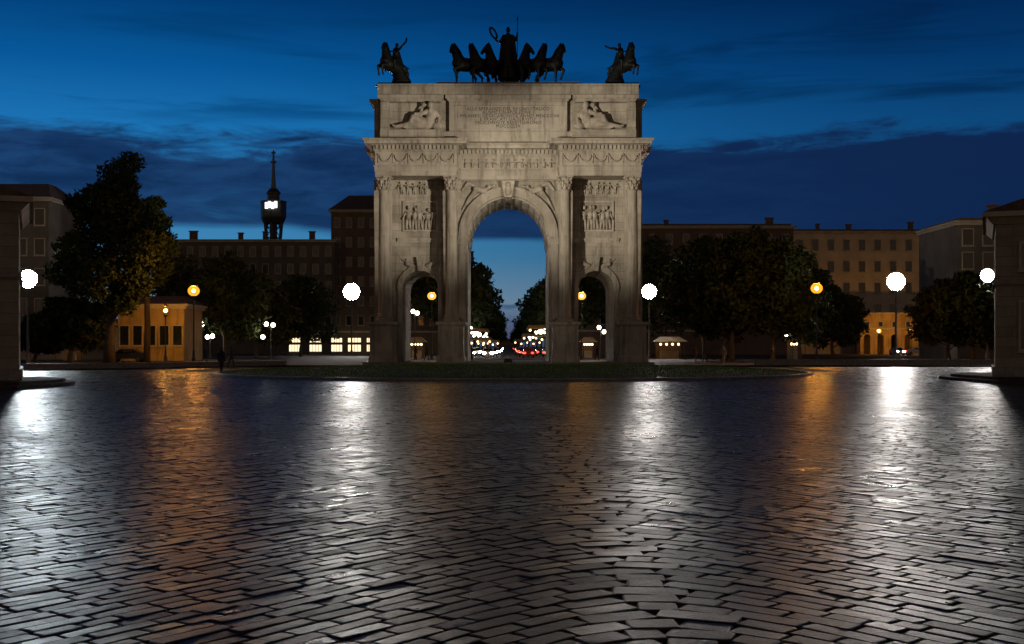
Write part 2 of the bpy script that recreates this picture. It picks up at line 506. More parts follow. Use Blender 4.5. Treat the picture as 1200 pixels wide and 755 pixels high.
tag(t.build('island_turf', SOIL, smooth=True), kind='structure')
gm = MB(); vs = []; fs = []
for k in range(26000):
    rr = math.sqrt(random.random()) * .995; a = random.uniform(0, 2 * math.pi)
    x = ISL[0] + (ISL[2] - .4) * rr * math.cos(a); y = ISL[1] + (ISL[3] - .4) * rr * math.sin(a); z = mound_z(x, y) - .01
    hgt = random.uniform(.05, .14); w = random.uniform(.02, .05); d = random.uniform(0, math.pi); lx, ly = random.uniform(-.05, .05), random.uniform(-.05, .05)
    q = len(vs); vs += [(x - w * math.cos(d), y - w * math.sin(d), z), (x + w * math.cos(d), y + w * math.sin(d), z), (x + lx, y + ly, z + hgt)]; fs.append((q, q + 1, q + 2))
gm.add(vs, fs); tag(gm.build('grass', GRASS, fix=False), 'short dark turf covering the central island in front of the arch', 'grass', kind='stuff')

# pavements beyond the carriageway, raised behind a kerb
def slab(name, poly, z, mat, kerbmat=KERB):
    m = MB(); m.prism_z(poly, -.03, z); return tag(m.build(name, mat), kind='structure')
slab('far_pavement', [(-24, 104.3), (24, 104.3), (60, 102), (320, 102), (320, 420), (9, 420), (9, 160), (-9, 160), (-9, 420), (-320, 420), (-320, 66), (-75, 72), (-40, 82), (-27, 93)], .13, PAVE)
slab('avenue', [(-9, 160), (9, 160), (9, 1500), (-9, 1500)], .10, ASPH)
slab('left_platform', [(PX(20, 49) - 40, 43), (PX(20, 49), 49), (PX(60, 52), 52), (PX(84, 54.5), 54.5), (PX(88, 56), 56), (PX(80, 58), 58), (PX(52, 61), 61), (-62, 62)], .15, PAVE)
slab('left_platform_step', [(PX(20, 49) - 40, 44), (PX(20, 50), 50.2), (PX(52, 53), 53), (PX(74, 55), 55), (PX(77, 56), 56), (PX(66, 58), 58), (PX(45, 60), 60), (-62, 61)], .28, PAVE)
slab('right_platform', [(72, 62), (PX(1163, 70), 71), (PX(1120, 69), 69), (PX(1102, 67), 67), (PX(1100, 65.5), 65.5), (PX(1112, 63), 63), (PX(1140, 60), 60), (PX(1168, 56.5), 56.5), (70, 47)], .15, PAVE)
slab('right_platform_step', [(72, 61), (PX(1165, 69), 69.6), (PX(1128, 68), 68), (PX(1116, 66.5), 66.5), (PX(1114, 65), 65), (PX(1128, 62.8), 62.8), (PX(1148, 60.6), 60.6), (PX(1170, 57.6), 57.6), (70, 48)], .28, PAVE)

def wallstrip(name, label, pts, h, w, mat):
    m = MB(); n = len(pts)
    for i in range(n - 1):
        (x0, y0), (x1, y1) = pts[i], pts[i + 1]
        d = Vector((x1 - x0, y1 - y0, 0)).normalized(); k = Vector((-d.y, d.x, 0)) * w / 2
        a, b = Vector((x0, y0, 0)), Vector((x1, y1, 0))
        c = [a - k, b - k, b + k, a + k]
        m.add([(v.x, v.y, .1) for v in c] + [(v.x, v.y, h) for v in c], [(0, 3, 2, 1), (4, 5, 6, 7), (0, 1, 5, 4), (1, 2, 6, 5), (2, 3, 7, 6), (3, 0, 4, 7)])
    o = thing(name, label, 'wall', (0, 0, 0))
    m.build('wall_body', mat, o)
    c = MB()
    for i in range(n - 1):
        (x0, y0), (x1, y1) = pts[i], pts[i + 1]
        d = Vector((x1 - x0, y1 - y0, 0)).normalized(); k = Vector((-d.y, d.x, 0)) * (w / 2 + .05)
        a, b = Vector((x0, y0, 0)) , Vector((x1, y1, 0))
        q = [a - k, b - k, b + k, a + k]
        c.add([(v.x, v.y, h + .003) for v in q] + [(v.x, v.y, h + .09) for v in q], [(0, 3, 2, 1), (4, 5, 6, 7), (0, 1, 5, 4), (1, 2, 6, 5), (2, 3, 7, 6), (3, 0, 4, 7)])
    c.build('coping', STONE, o)
wallstrip('low_wall', 'low dark stone wall along the far kerb left of the arch', [(-74, 73.5), (-41, 84), (-29, 94), (-20, 106)], .42, .35, STONE)
wallstrip('low_wall', 'low dark stone wall along the far kerb right of the arch', [(22, 106), (60, 104), (110, 104)], .55, .35, STONE)

# ------------------------------------------------------------------ the arch
ARCH = thing('triumphal_arch', 'floodlit marble triumphal arch with three passages, columns and an inscribed attic', 'triumphal arch', (0, 105, .40))
WY, BY = 3.3, 12.3                                   # front and back of the main wall
BW = 12.28
def archhole(cx, hw, spring, base, n=24):
    return [(cx + hw, base)] + arcpts(cx, spring, hw, 0, 180, n) + [(cx - hw, base)]
SX, SHW, SSP = 8.05, 1.62, 6.7
body = MB()
# outline runs round the passages' feet so each opening reaches the ground
outl = [(-BW, 0), (-SX - SHW, 0)] + arcpts(-SX, SSP, SHW, 180, 0, 20) + [(-SX + SHW, 0), (-3.71, 0)] + arcpts(0, 11.44, 3.71, 180, 0, 40) + [(3.71, 0), (SX - SHW, 0)] + arcpts(SX, SSP, SHW, 180, 0, 20) + [(SX + SHW, 0), (BW, 0), (BW, 16.62), (-BW, 16.62)]
body.prism_y(outl, WY, BY)
body.build('wall', BLOCKS, ARCH)
pod = MB(); pod.box(-13.2, 13.2, -1.0, 13.9, -.40, -.2); pod.box(-12.9, 12.9, -.6, 13.6, -.199, -.002)
pod.build('steps', STONE, ARCH)

def archivolt(cx, sp, r0, r1, y, proj):
    m = MB()
    for k, (a, b_, pr) in enumerate([(r0, r0 + (r1 - r0) * .38, proj * .5), (r0 + (r1 - r0) * .38, r0 + (r1 - r0) * .74, proj * .75), (r0 + (r1 - r0) * .74, r1, proj)]):
        o = arcpts(cx, sp, b_, 0, 180, 40); i = arcpts(cx, sp, a, 180, 0, 40)
        m.prism_y(o + i, y - pr, y + .05)
    return m
archivolt(0, 11.44, 3.712, 4.55, WY, .32).build('archivolt', MARBLE, ARCH)
for sx in (-1, 1):
    archivolt(sx * SX, SSP, SHW + .002, SHW + .5, WY, .2).build('archivolt', MARBLE, ARCH)
    m = MB()                                        # impost blocks of the great arch
    for (z0, z1, e) in ((10.75, 11.0, .10), (11.0, 11.2, .2), (11.2, 11.435, .28)):
        m.box(min(sx * (3.70 - e * .5), sx * 4.6), max(sx * (3.70 - e * .5), sx * 4.6), WY - e, BY + .02, z0 + .001, z1)
    m.build('impost', MARBLE, ARCH)
    m = MB()                                        # piers under the great arch
    m.box(min(sx * 3.9, sx * 4.55), max(sx * 3.9, sx * 4.55), WY - .16, WY + .1, 0.9, 10.74)
    m.build('pier_pilaster', MARBLE, ARCH)
    for s2 in (-1, 1):                              # imposts and pilaster strips of the side passages
        m = MB(); c = sx * SX + s2 * SHW
        m.box(min(c - s2 * .06, c + s2 * .46), max(c - s2 * .06, c + s2 * .46), WY - .22, WY + .3, SSP - .32, SSP - .004)
        m.box(min(c + s2 * .02, c + s2 * .40), max(c + s2 * .02, c + s2 * .40), WY - .14, WY + .1, .0, SSP - .325)
        m.build('impost', MARBLE, ARCH)
    m = MB(); m.prism_y([(sx * SX - .17, SSP + SHW - .05), (sx * SX + .17, SSP + SHW - .05), (sx * SX + .33, SSP + SHW + 1.25), (sx * SX - .33, SSP + SHW + 1.25)], WY - .5, WY)
    m.build('keystone', CARVED, ARCH)
m = MB(); m.prism_y([(-.34, 14.98), (.34, 14.98), (.6, 16.45), (-.6, 16.45)], WY - .72, WY); m.ball((0, WY - .72, 15.6), (.28, .22, .5)); m.ball((0, WY - .8, 16.1), (.2, .2, .24))
m.build('keystone', CARVED, ARCH)
# coffers of the great vault: ribs standing proud of the intrados
m = MB()
for a in range(0, 181, 12):
    c, s_ = math.cos(R(a)), math.sin(R(a))
    t0, t1 = R(a - 1.7), R(a + 1.7)
    r0, r1 = 3.70, 3.52
    P = [(r0 * math.cos(t0), 11.44 + r0 * math.sin(t0)), (r0 * math.cos(t1), 11.44 + r0 * math.sin(t1)), (r1 * math.cos(t1), 11.44 + r1 * math.sin(t1)), (r1 * math.cos(t0), 11.44 + r1 * math.sin(t0))]
    if 3 < a < 177: m.prism_y(P, WY + .05, BY - .05)
for y in np.linspace(WY + .25, BY - .25, 9):
    m.prism_y(arcpts(0, 11.44, 3.70, 3, 177, 40) + arcpts(0, 11.44, 3.535, 177, 3, 40), y - .13, y + .13)
m.build('coffering', MARBLE, ARCH)

# columns on pedestals
def pedestal(x):
    m = MB(); w = 1.13
    m.box(x - w - .14, x + w + .14, -.14, 2.4, 0, .42); m.frus((x - w - .10, x + w + .10, -.10, 2.38), .421, (x - w, x + w, 0, 2.3), .62)
    m.box(x - w, x + w, 0, WY - .05, .621, 3.15)
    for (a0, a1, b0, b1) in ((x - w + .18, x + w - .18, .85, .95), (x - w + .18, x + w - .18, 2.85, 2.95), (x - w + .18, x - w + .28, .951, 2.849), (x + w - .28, x + w - .18, .951, 2.849)):
        m.box(a0, a1, -.05, .02, b0, b1)
    m.frus((x - w, x + w, 0, 2.3), 3.151, (x - w - .17, x + w + .17, -.17, 2.45), 3.36); m.box(x - w - .19, x + w + .19, -.19, WY - .06, 3.361, 3.58)
    return m
def capital_mb():
    m = MB()
    m.lathe([(.44, 0), (.47, .05), (.45, .10), (.44, .12), (.46, .5), (.52, .9), (.62, 1.12)], n=24)
    for row, (z0, hh, rr, cnt, off) in enumerate(((.1, .45, .47, 8, 0), (.32, .55, .50, 8, .5))):
        for i in range(cnt):
            a = 2 * math.pi * (i + off) / cnt; ca, sa = math.cos(a), math.sin(a)
            pts = [(ca * rr, sa * rr, z0), (ca * (rr + .05), sa * (rr + .05), z0 + hh * .7), (ca * (rr + .17), sa * (rr + .17), z0 + hh), (ca * (rr + .2), sa * (rr + .2), z0 + hh * .86)]
            m.tube(pts, [.13, .12, .08, .04], 6)
    for i in range(4):
        a = math.pi / 4 + i * math.pi / 2; ca, sa = math.cos(a), math.sin(a)
        m.tube([(ca * .5, sa * .5, .7), (ca * .68, sa * .68, 1.02), (ca * .82, sa * .82, 1.05), (ca * .8, sa * .8, .92)], [.08, .1, .1, .06], 6)
    q = .70
    m.box(-q, q, -q, q, 1.125, 1.28)
    for i in range(4):
        a = i * math.pi / 2; m.ball((math.cos(a) * .68, math.sin(a) * .68, 1.17), .13, 8, 6)
    return m
def shaft_mb():
    H = 11.2; n = 120; fl = 24
    vs = []; fs = []; zs = [0, .1, .25, 2, 4, 6, 8, 9.5, 10.9, 11.1, H]
    for z in zs:
        base = .525 - .085 * (z / H) ** 1.7
        for i in range(n):
            ph = (i * fl / n) % 1.0
            gr = .042 * math.sin(math.pi * ph) ** .8 if .2 < z < 11.0 else 0
            r = base - gr + (.03 if z in (0, H) else 0)
            a = 2 * math.pi * i / n; vs.append((r * math.cos(a), r * math.sin(a), z))
    for k in range(len(zs) - 1):
        for i in range(n):
            j = (i + 1) % n; fs.append((k * n + i, k * n + j, (k + 1) * n + j, (k + 1) * n + i))
    return MB().add(vs, fs)
def base_mb():
    m = MB(); m.box(-.74, .74, -.74, .74, 0, .18)
    m.lathe([(.70, .181), (.74, .25), (.70, .32), (.60, .34), (.58, .40), (.64, .44), (.66, .48), (.62, .53), (.55, .555)], n=28)
    return m
COLX = (-11.14, -5.1, 5.1, 11.14)
proto = None
for x in COLX:
    pedestal(x).build('pedestal', MARBLE, ARCH, 'auto')
    if proto is None:
        c = shaft_mb().build('column', MARBLE, ARCH, True, (x, 1.15, 4.14)); proto = [c]
        b_ = base_mb().build('column_base', MARBLE, c, 'auto', (0, 0, -.558)); k_ = capital_mb().build('capital', CARVED, c, 'auto', (0, 0, 11.20)); proto += [b_, k_]
    else:
        c = proto[0].copy(); COL.objects.link(c); c.location = (x, 1.15, 4.14)
        for q in proto[1:]:
            d = q.copy(); COL.objects.link(d); d.parent = c
    m = MB(); m.box(x - .5, x + .5, WY - .22, WY + .1, 4.1, 15.4); m.box(x - .62, x + .62, WY - .3, WY + .1, 3.58, 4.08); m.frus((x - .5, x + .5, WY - .2, WY + .1), 15.401, (x - .68, x + .68, WY - .42, WY + .1), 16.5)
    m.build('pilaster', MARBLE, ARCH)

# entablature: two projecting wings and the recessed middle
def entab(m, x0, x1, y0, y1):
    m.box(x0, x1, y0, y1, 16.62, 16.98); m.box(x0 - .05, x1 + .05, y0 - .05, y1, 16.981, 17.36); m.frus((x0 - .05, x1 + .05, y0 - .05, y1), 17.361, (x0 - .16, x1 + .16, y0 - .16, y1), 17.52)
    m.box(x0, x1, y0, y1, 17.521, 18.74)
    m.frus((x0 - .03, x1 + .03, y0 - .03, y1), 18.741, (x0 - .14, x1 + .14, y0 - .14, y1), 18.88)
    m.box(x0 - .14, x1 + .14, y0 - .14, y1, 18.881, 19.30)
    m.frus((x0 - .42, x1 + .42, y0 - .42, y1), 19.301, (x0 - .52, x1 + .52, y0 - .52, y1), 19.36)
    m.box(x0 - .86, x1 + .86, y0 - .86, y1, 19.361, 19.58); m.frus((x0 - .88, x1 + .88, y0 - .88, y1), 19.581, (x0 - 1.08, x1 + 1.08, y0 - 1.08, y1), 19.80)
def dent(m, x0, x1, y):
    n = int((x1 - x0) / .36)
    m.box(x0 - .16, x1 + .16, y - .145, y + .1, 18.925, 19.0)
    for i in range(n):
        x = x0 + (i + .5) * (x1 - x0) / n
        m.box(x - .1, x + .1, y - .30, y - .138, 18.93, 19.298)
XI, XO, EY = 4.58, 11.86, .42
for sx in (-1, 1):
    m = MB(); d = MB()
    a, b_ = sorted((sx * XI, sx * XO)); entab(m, a, b_, EY, WY + 2.0); dent(d, a, b_, EY)
    o = m.build('entablature_wing', MARBLE, ARCH)
    for i in range(21):
        y = 1.0 + i * .5; xx = sx * (XO + .14)
        d.box(min(xx, xx + sx * .16), max(xx, xx + sx * .16), y, y + .22, 18.93, 19.298)
    d.build('dentil_course', MARBLE, o)
d = MB()
mc = MB(); entab(mc, -XI + 1.09, XI - 1.09, WY - .3, WY + 2.0)
mc.v = [(v[0] * (XI - .003) / (XI - 1.09) if abs(v[0]) < XI - 1.0 else math.copysign(XI - .003, v[0]), v[1], v[2]) for v in mc.v]
mc.build('entablature_middle', MARBLE, ARCH); dent(d, -XI + .1, XI - .1, WY - .3)
d.build('dentil_course', MARBLE, ARCH)
m = MB(); entab(m, -12.27, 12.27, WY + 2.003, BY + .4); m.build('entablature_rear', MARBLE, ARCH)
# festoons on the frieze
for sx in (-1, 1):
    m = MB(); x0 = sx * (XI + XO) / 2
    for i in range(5):
        cx = x0 + (i - 2) * 1.36
        m.tube([(cx + .52 * math.cos(R(t_)), EY - .05, 18.45 + .55 * math.sin(R(t_))) for t_ in range(180, 361, 15)], [.05 + .045 * math.sin(R(t_ - 180)) for t_ in range(180, 361, 15)], 6)
        for s2 in (-.66, .66):
            m.tube([(cx + s2, EY - .03, 18.6), (cx + s2, EY - .03, 17.72)], [.05, .04], 6); m.ball((cx + s2, EY - .06, 18.5), .1, 8, 6)
    m.build('festoon_frieze', CARVED, ARCH, True)
m = MB()
for i in range(13):
    x = -3.9 + i * .65
    m.tube([(x, WY - .34, 17.7), (x + random.uniform(-.1, .1), WY - .38, 18.2)], [.12, .1], 6); m.ball((x, WY - .36, 18.4), .1, 8, 6)
    m.tube([(x, WY - .36, 18.15), (x + .4, WY - .36, 18.0 + random.uniform(-.2, .2))], .05, 6)
m.build('figure_frieze', CARVED, ARCH, True)

# carved reliefs of the bays
def relief(x0, x1, z0, z1, y, nfig, seed):
    rr = random.Random(seed); m = MB(); w = (x1 - x0) / nfig; H = z1 - z0
    for i in range(nfig):
        x = x0 + (i + .5) * w + rr.uniform(-.12, .12) * w; s = H / 2.1 * rr.uniform(.85, 1.0); dx = rr.uniform(-.25, .25) * s
        m.tube([(x - .13 * s, y, z0), (x - .1 * s + dx * .3, y - .06, z0 + .9 * s)], [.10 * s, .13 * s], 7)
        m.tube([(x + .2 * s, y, z0), (x + .1 * s + dx * .3, y - .06, z0 + .9 * s)], [.10 * s, .13 * s], 7)
        m.tube([(x + dx * .3, y - .08, z0 + .85 * s), (x + dx * .7, y - .12, z0 + 1.5 * s)], [.19 * s, .24 * s], 8)
        m.ball((x + dx, y - .14, z0 + 1.82 * s), (.14 * s, .14 * s, .18 * s), 9, 7)
        for s2 in (-1, 1):
            a = rr.uniform(-.9, .9)
            m.tube([(x + dx * .7 + s2 * .2 * s, y - .12, z0 + 1.5 * s), (x + dx + s2 * .42 * s, y - .14, z0 + (1.25 + .3 * a) * s), (x + dx + s2 * .55 * s, y - .12, z0 + (1.2 + .55 * a) * s)], [.09 * s, .075 * s, .055 * s], 6)
    return m
for sx in (-1, 1):
    c = sx * SX
    m = MB(); m.box(c - 2.05, c + 2.05, WY - .05, WY, 15.25, 16.55)
    o = m.build('relief_band', MARBLE, ARCH)
    relief(c - 2.0, c + 2.0, 15.3, 16.5, WY - .1, 7, 3 + sx).build('carving', CARVED, o, True)
    m = MB()
    for (a0, a1, b0, b1) in ((c - 1.6, c + 1.6, 11.9, 12.05), (c - 1.6, c + 1.6, 14.55, 14.7), (c - 1.6, c - 1.45, 12.051, 14.549), (c + 1.45, c + 1.6, 12.051, 14.549)):
        m.box(a0, a1, WY - .16, WY, b0, b1)
    o = m.build('relief_panel', MARBLE, ARCH)
    relief(c - 1.4, c + 1.4, 12.06, 14.5, WY - .06, 5, 13 + sx).build('carving', CARVED, o, True)
    m = MB(); m.box(c - 2.1, c + 2.1, WY - .2, WY, 11.05, 11.3); m.box(c - 2.1, c + 2.1, WY - .1, WY, 10.9, 11.0499)
    m.build('string_course', MARBLE, ARCH)
    # reclining spandrel figures of the side arches and winged ones of the great arch
    for s2 in (-1, 1):
        blob('spandrel_figure', [((c + s2 * .65, WY - .1, 8.75), .2, (c + s2 * 1.15, WY - .14, 8.95), .24), ((c + s2 * 1.2, WY - .16, 9.25), (.14, .14, .17)), ((c + s2 * .65, WY - .1, 8.75), .16, (c + s2 * 1.55, WY - .06, 8.1), .1), ((c + s2 * 1.15, WY - .12, 9.0), .09, (c + s2 * 1.7, WY - .1, 9.4), .05)], CARVED, ARCH, .05, 2)
    b0 = sx
    blob('spandrel_figure', [((b0 * 2.2, WY - .22, 15.55), .26, (b0 * 2.95, WY - .26, 15.75), .3), ((b0 * 1.75, WY - .28, 15.95), (.18, .18, .22)), ((b0 * 2.2, WY - .2, 15.7), .2, (b0 * 1.9, WY - .2, 15.8), .15),
         ((b0 * 2.95, WY - .2, 15.6), .24, (b0 * 3.6, WY - .16, 14.9), .16), ((b0 * 3.6, WY - .16, 14.9), .15, (b0 * 4.15, WY - .1, 13.9), .09), ((b0 * 2.5, WY - .16, 15.9), .12, (b0 * 3.7, WY - .12, 16.3), .2),
         ((b0 * 3.7, WY - .12, 16.3), .2, (b0 * 4.2, WY - .1, 15.7), .1), ((b0 * 2.0, WY - .2, 15.75), .1, (b0 * 1.2, WY - .2, 16.15), .07)], CARVED, ARCH, .06, 2)

# attic
m = MB(); AY = .75
m.box(-XO + .1, XO - .1, AY + 1.0, BY - .6, 19.80, 24.79)
for sx in (-1, 1):
    a, b_ = sorted((sx * 5.75, sx * 11.45)); 
    m.box(a, b_, AY, AY + 1.1, 19.803, 20.8); m.box(a + .05, b_ - .05, AY + .55, AY + 1.15, 20.801, 23.3)
    m.box(sx * 11.42 if sx < 0 else 10.62, -10.62 if sx < 0 else 11.42, AY + .1, AY + .552, 20.803, 23.3)
    a2, b2 = sorted((sx * 11.3, sx * 12.25)); m.box(a2, b2, 3.2, BY - 1.2, 19.806, 23.4); m.frus((a2, b2, 3.2, BY - 1.2), 23.401, (a2 - .3, b2 + .3, 2.9, BY - 1), 23.7); m.box(a2 - .4, b2 + .4, 2.8, BY - .9, 23.701, 23.95)
m.build('attic', BLOCKS, ARCH)
m = MB()
m.box(-5.745, 5.745, AY + .5, AY + .99, 19.803, 20.7); m.box(-5.3, 5.3, AY + .62, AY + .99, 20.701, 23.35)
for (a0, a1, b0, b1) in ((-5.3, 5.3, 20.75, 20.95), (-5.3, 5.3, 23.05, 23.34), (-5.3, -5.08, 20.951, 23.049), (5.08, 5.3, 20.951, 23.049)):
    m.box(a0, a1, AY + .5, AY + .618, b0, b1)
tab = m.build('inscription_panel', MARBLE, ARCH)
m = MB()
def acorn(x0, x1, y0):
    m.frus((x0, x1, y0, y0 + 1), 23.35, (x0 - .25, x1 + .25, y0 - .25, y0 + 1), 23.62); m.box(x0 - .32, x1 + .32, y0 - .32, y0 + 1, 23.621, 23.93)
acorn(-5.3, 5.3, AY + .5); m.build('attic_cornice', MARBLE, ARCH)
for sx in (-1, 1):
    a, b_ = sorted((sx * 6.1, sx * 11.35)); m = MB(); acorn(a, b_, AY + .35); m.build('attic_cornice', MARBLE, ARCH)
m = MB(); m.box(-11.7, 11.7, AY + .3, BY - .8, 23.95, 24.80); m.box(-11.75, 11.75, AY + .25, BY - .75, 24.801, 24.95)
m.build('blocking_course', BLOCKS, ARCH)
lines = ["ALLE SPERANZE DEL REGNO ITALICO", "AUSPICE NAPOLEONE I", "I MILANESI DEDICARONO L'ANNO MDCCCVII", "E FRANCATI DA SERVITU'", "FELICEMENTE RESTITUIRONO", "MDCCCLIX"]
allm = MB()
for i, tx in enumerate(lines):
    cu = bpy.data.curves.new('inscription_line', 'FONT'); cu.body = tx; cu.align_x = 'CENTER'; cu.size = .40; cu.extrude = .012
    cu.space_character = 1.12
    to = bpy.data.objects.new('inscription_line', cu); COL.objects.link(to)
    dg = bpy.context.evaluated_depsgraph_get(); me = bpy.data.meshes.new_from_object(to.evaluated_get(dg))
    bpy.data.objects.remove(to)
    me.transform(Matrix.Translation((0, AY + .612, 22.62 - i * .31)) @ Matrix.Rotation(R(90), 4, 'X'))
    me.materials.clear(); me.materials.append(LETTER); me.name = 'inscription_line'
    link('inscription_line', me, tab)

# reclining river gods on the attic
def river_god(sx):
    P = lambda x, y, z: (sx * x, y, z)          # x grows outwards
    c = 7.9; y = AY + .05; z = 20.83
    sg = [(P(c - .75, y, z + .5), .50, P(c - 1.0, y, z + 1.2), .46), (P(c - 1.0, y, z + 1.2), .44, P(c - 1.0, y - .05, z + 1.62), .34), (P(c - .95, y - .12, z + 2.12), (.29, .30, .36)), (P(c - 1.0, y, z + 1.65), .18, P(c - .97, y - .05, z + 2.0), .17),
          (P(c - .98, y - .25, z + 1.9), .17, P(c - .9, y - .32, z + 1.55), .12),
          (P(c - .6, y, z + .5), .46, P(c + .55, y - .2, z + 1.02), .31), (P(c + .55, y - .2, z + 1.02), .29, P(c + 1.05, y - .1, z + .3), .19), (P(c + 1.05, y - .1, z + .22), .17, P(c + 1.4, y - .2, z + .14), .11),
          (P(c - .6, y, z + .38), .42, P(c + .9, y - .1, z + .42), .28), (P(c + .9, y - .1, z + .42), .26, P(c + 2.1, y - .1, z + .22), .16), (P(c + 2.1, y - .1, z + .2), .16, P(c + 2.4, y - .15, z + .32), .11),
          (P(c - 1.3, y, z + 1.55), .25, P(c - 1.75, y - .05, z + 1.0), .18), (P(c - 1.75, y - .05, z + 1.0), .17, P(c - 1.65, y - .3, z + .45), .12), (P(c - 1.55, y - .05, z + .28), (.55, .4, .34)),
          (P(c - .65, y - .1, z + 1.55), .24, P(c - .1, y - .25, z + 1.3), .17), (P(c - .1, y - .25, z + 1.3), .16, P(c + .4, y - .3, z + 1.35), .11),
          (P(c - .3, y, z + .3), .3, P(c + 1.2, y, z + .2), .22), (P(c + .1, y - .2, z + 1.1), .14, P(c - .35, y - .1, z + 2.15), .09), (P(c - .35, y - .1, z + 2.15), (.22, .15, .22))]
    return blob('reclining_figure', sg, CARVED, ARCH, .06, 2)
for sx in (-1, 1): river_god(sx)

# ------------------------------------------------------------------ bronzes
TOPZ = .40 + 24.95
def horse_segs(rear=False, head=0.0):
    S_ = []
    S_ += [((-.55, 0, 1.28), .40, (.40, 0, 1.24), .42), ((.40, 0, 1.24), .42, (.62, 0, 1.28), .34), ((-.55, 0, 1.30), .40, (-.78, 0, 1.32), .35)]
    c, n_ = math.cos(head), math.sin(head)
    hd = lambda d, z, sd=0: (.90 + d * c - sd * n_, d * n_ + sd * c, z)
    S_ += [((.50, 0, 1.42), .37, (.74, 0, 1.88), .25), ((.74, 0, 1.88), .25, hd(0, 2.20), .175), (hd(0, 2.22), .175, hd(.20, 2.06), .135), (hd(.20, 2.06), .135, hd(.38, 1.82), .095),
           (hd(-.02, 2.32, .08), .05, hd(-.02, 2.48, .10), .02), (hd(-.02, 2.32, -.08), .05, hd(-.02, 2.48, -.10), .02),
           ((.80, 0, 2.34), .08, (.52, 0, 1.95), .12), ((.52, 0, 1.95), .12, (.30, 0, 1.60), .08)]
    S_ += [((-1.0, 0, 1.52), .08, (-1.22, 0, 1.32), .10), ((-1.22, 0, 1.32), .11, (-1.32, .03, .85), .08), ((-1.32, .03, .85), .08, (-1.28, .05, .55), .03)]
    def fl(y, lift):
        if lift:
            return [((.56, y, 1.08), .17, (.92, y, .88), .10), ((.92, y, .88), .085, (.78, y, .50), .055), ((.78, y, .50), .06, (.72, y, .40), .075)]
        return [((.56, y, 1.08), .17, (.60, y, .62), .09), ((.60, y, .62), .08, (.58, y, .14), .052), ((.58, y, .12), .06, (.64, y, .05), .08)]
    S_ += fl(.19, True) + fl(-.19, rear)
    for y, k in ((.2, .0), (-.2, .22)):
        S_ += [((-.72, y, 1.22), .27, (-.50 + k * .4, y, .86), .14), ((-.50 + k * .4, y, .86), .12, (-.90 + k, y, .54), .075), ((-.90 + k, y, .54), .07, (-.84 + k * 1.2, y, .13), .052), ((-.84 + k * 1.2, y, .12), .06, (-.77 + k * 1.2, y, .05), .085)]
    return S_
SY = 105 + 3.0
m = MB(); m.box(-6.6, 6.6, SY - 1.2, SY + 3.4, 0, .25); m.box(-6.4, 6.4, SY - 1.0, SY + 3.2, .251, .36)
pl = thing('chariot_plinth', 'low stone plinth under the bronze chariot on top of the arch', 'plinth', (0, 0, TOPZ))
m.build('plinth_block', STONE, pl)
PT = TOPZ + .36
hm = {h: blob('body', horse_segs(False, h), BRONZE, None, .045, 2).data for h in (-.75, .75, -1.2, 1.2)}
for o in [o for o in bpy.data.objects if o.name.startswith('body')]: bpy.data.objects.remove(o)
spots = [(-5.1, 62, .75, 'outermost bronze horse on the left of the chariot team, head low'), (-3.45, 48, .75, 'bronze horse second from the left in the chariot team'), (-1.85, 24, -1.2, 'bronze horse just left of the standing charioteer, head turned left'),
         (1.75, 24, 1.2, 'bronze horse just right of the standing charioteer, head turned right'), (3.4, 48, -.75, 'bronze horse second from the right in the chariot team'), (5.0, 62, -.75, 'outermost bronze horse on the right of the chariot team')]
for (hx, ang, hd, lab) in spots:
    sg = -1 if hx < 0 else 1
    k = 1.58
    x = hx - sg * math.sin(R(ang)) * .95 * k; yb = SY + .3 + math.cos(R(ang)) * .75 * k
    o = link('bronze_horse', hm[hd]); o.location = (x, yb, PT); o.scale = (k, k, k)
    o.rotation_euler = (0, 0, R(-90) + sg * R(ang)); tag(o, lab, 'horse statue', 'bronze horses of the chariot team')
ch = thing('bronze_chariot', 'dark bronze chariot body behind the six horses on the arch', 'chariot', (0, SY + 1.6, PT))
m = MB(); m.lathe([(.9, .75), (.95, .8), (1.0, 1.7), (1.06, 1.75), (.98, 1.8)], n=24); m.box(-.75, .75, -.5, 1.0, .6, .76); m.build('chariot_body', BRONZE, ch, 'auto')
m = MB(); m.tube([(0, -.9, .7), (0, -2.6, 1.5)], .07, 8); m.build('draught_pole', BRONZE, ch, True)
for sx in (-1, 1):
    m = MB(); m.tube([(sx * 1.15, .65 * math.cos(R(a)), .68 + .65 * math.sin(R(a))) for a in range(0, 361, 20)], .07, 8, False)
    for a in range(0, 180, 30): m.tube([(sx * 1.15, .62 * math.cos(R(a)), .68 + .62 * math.sin(R(a))), (sx * 1.15, -.62 * math.cos(R(a)), .68 - .62 * math.sin(R(a)))], .04, 6)
    m.build('wheel', BRONZE, ch, True)
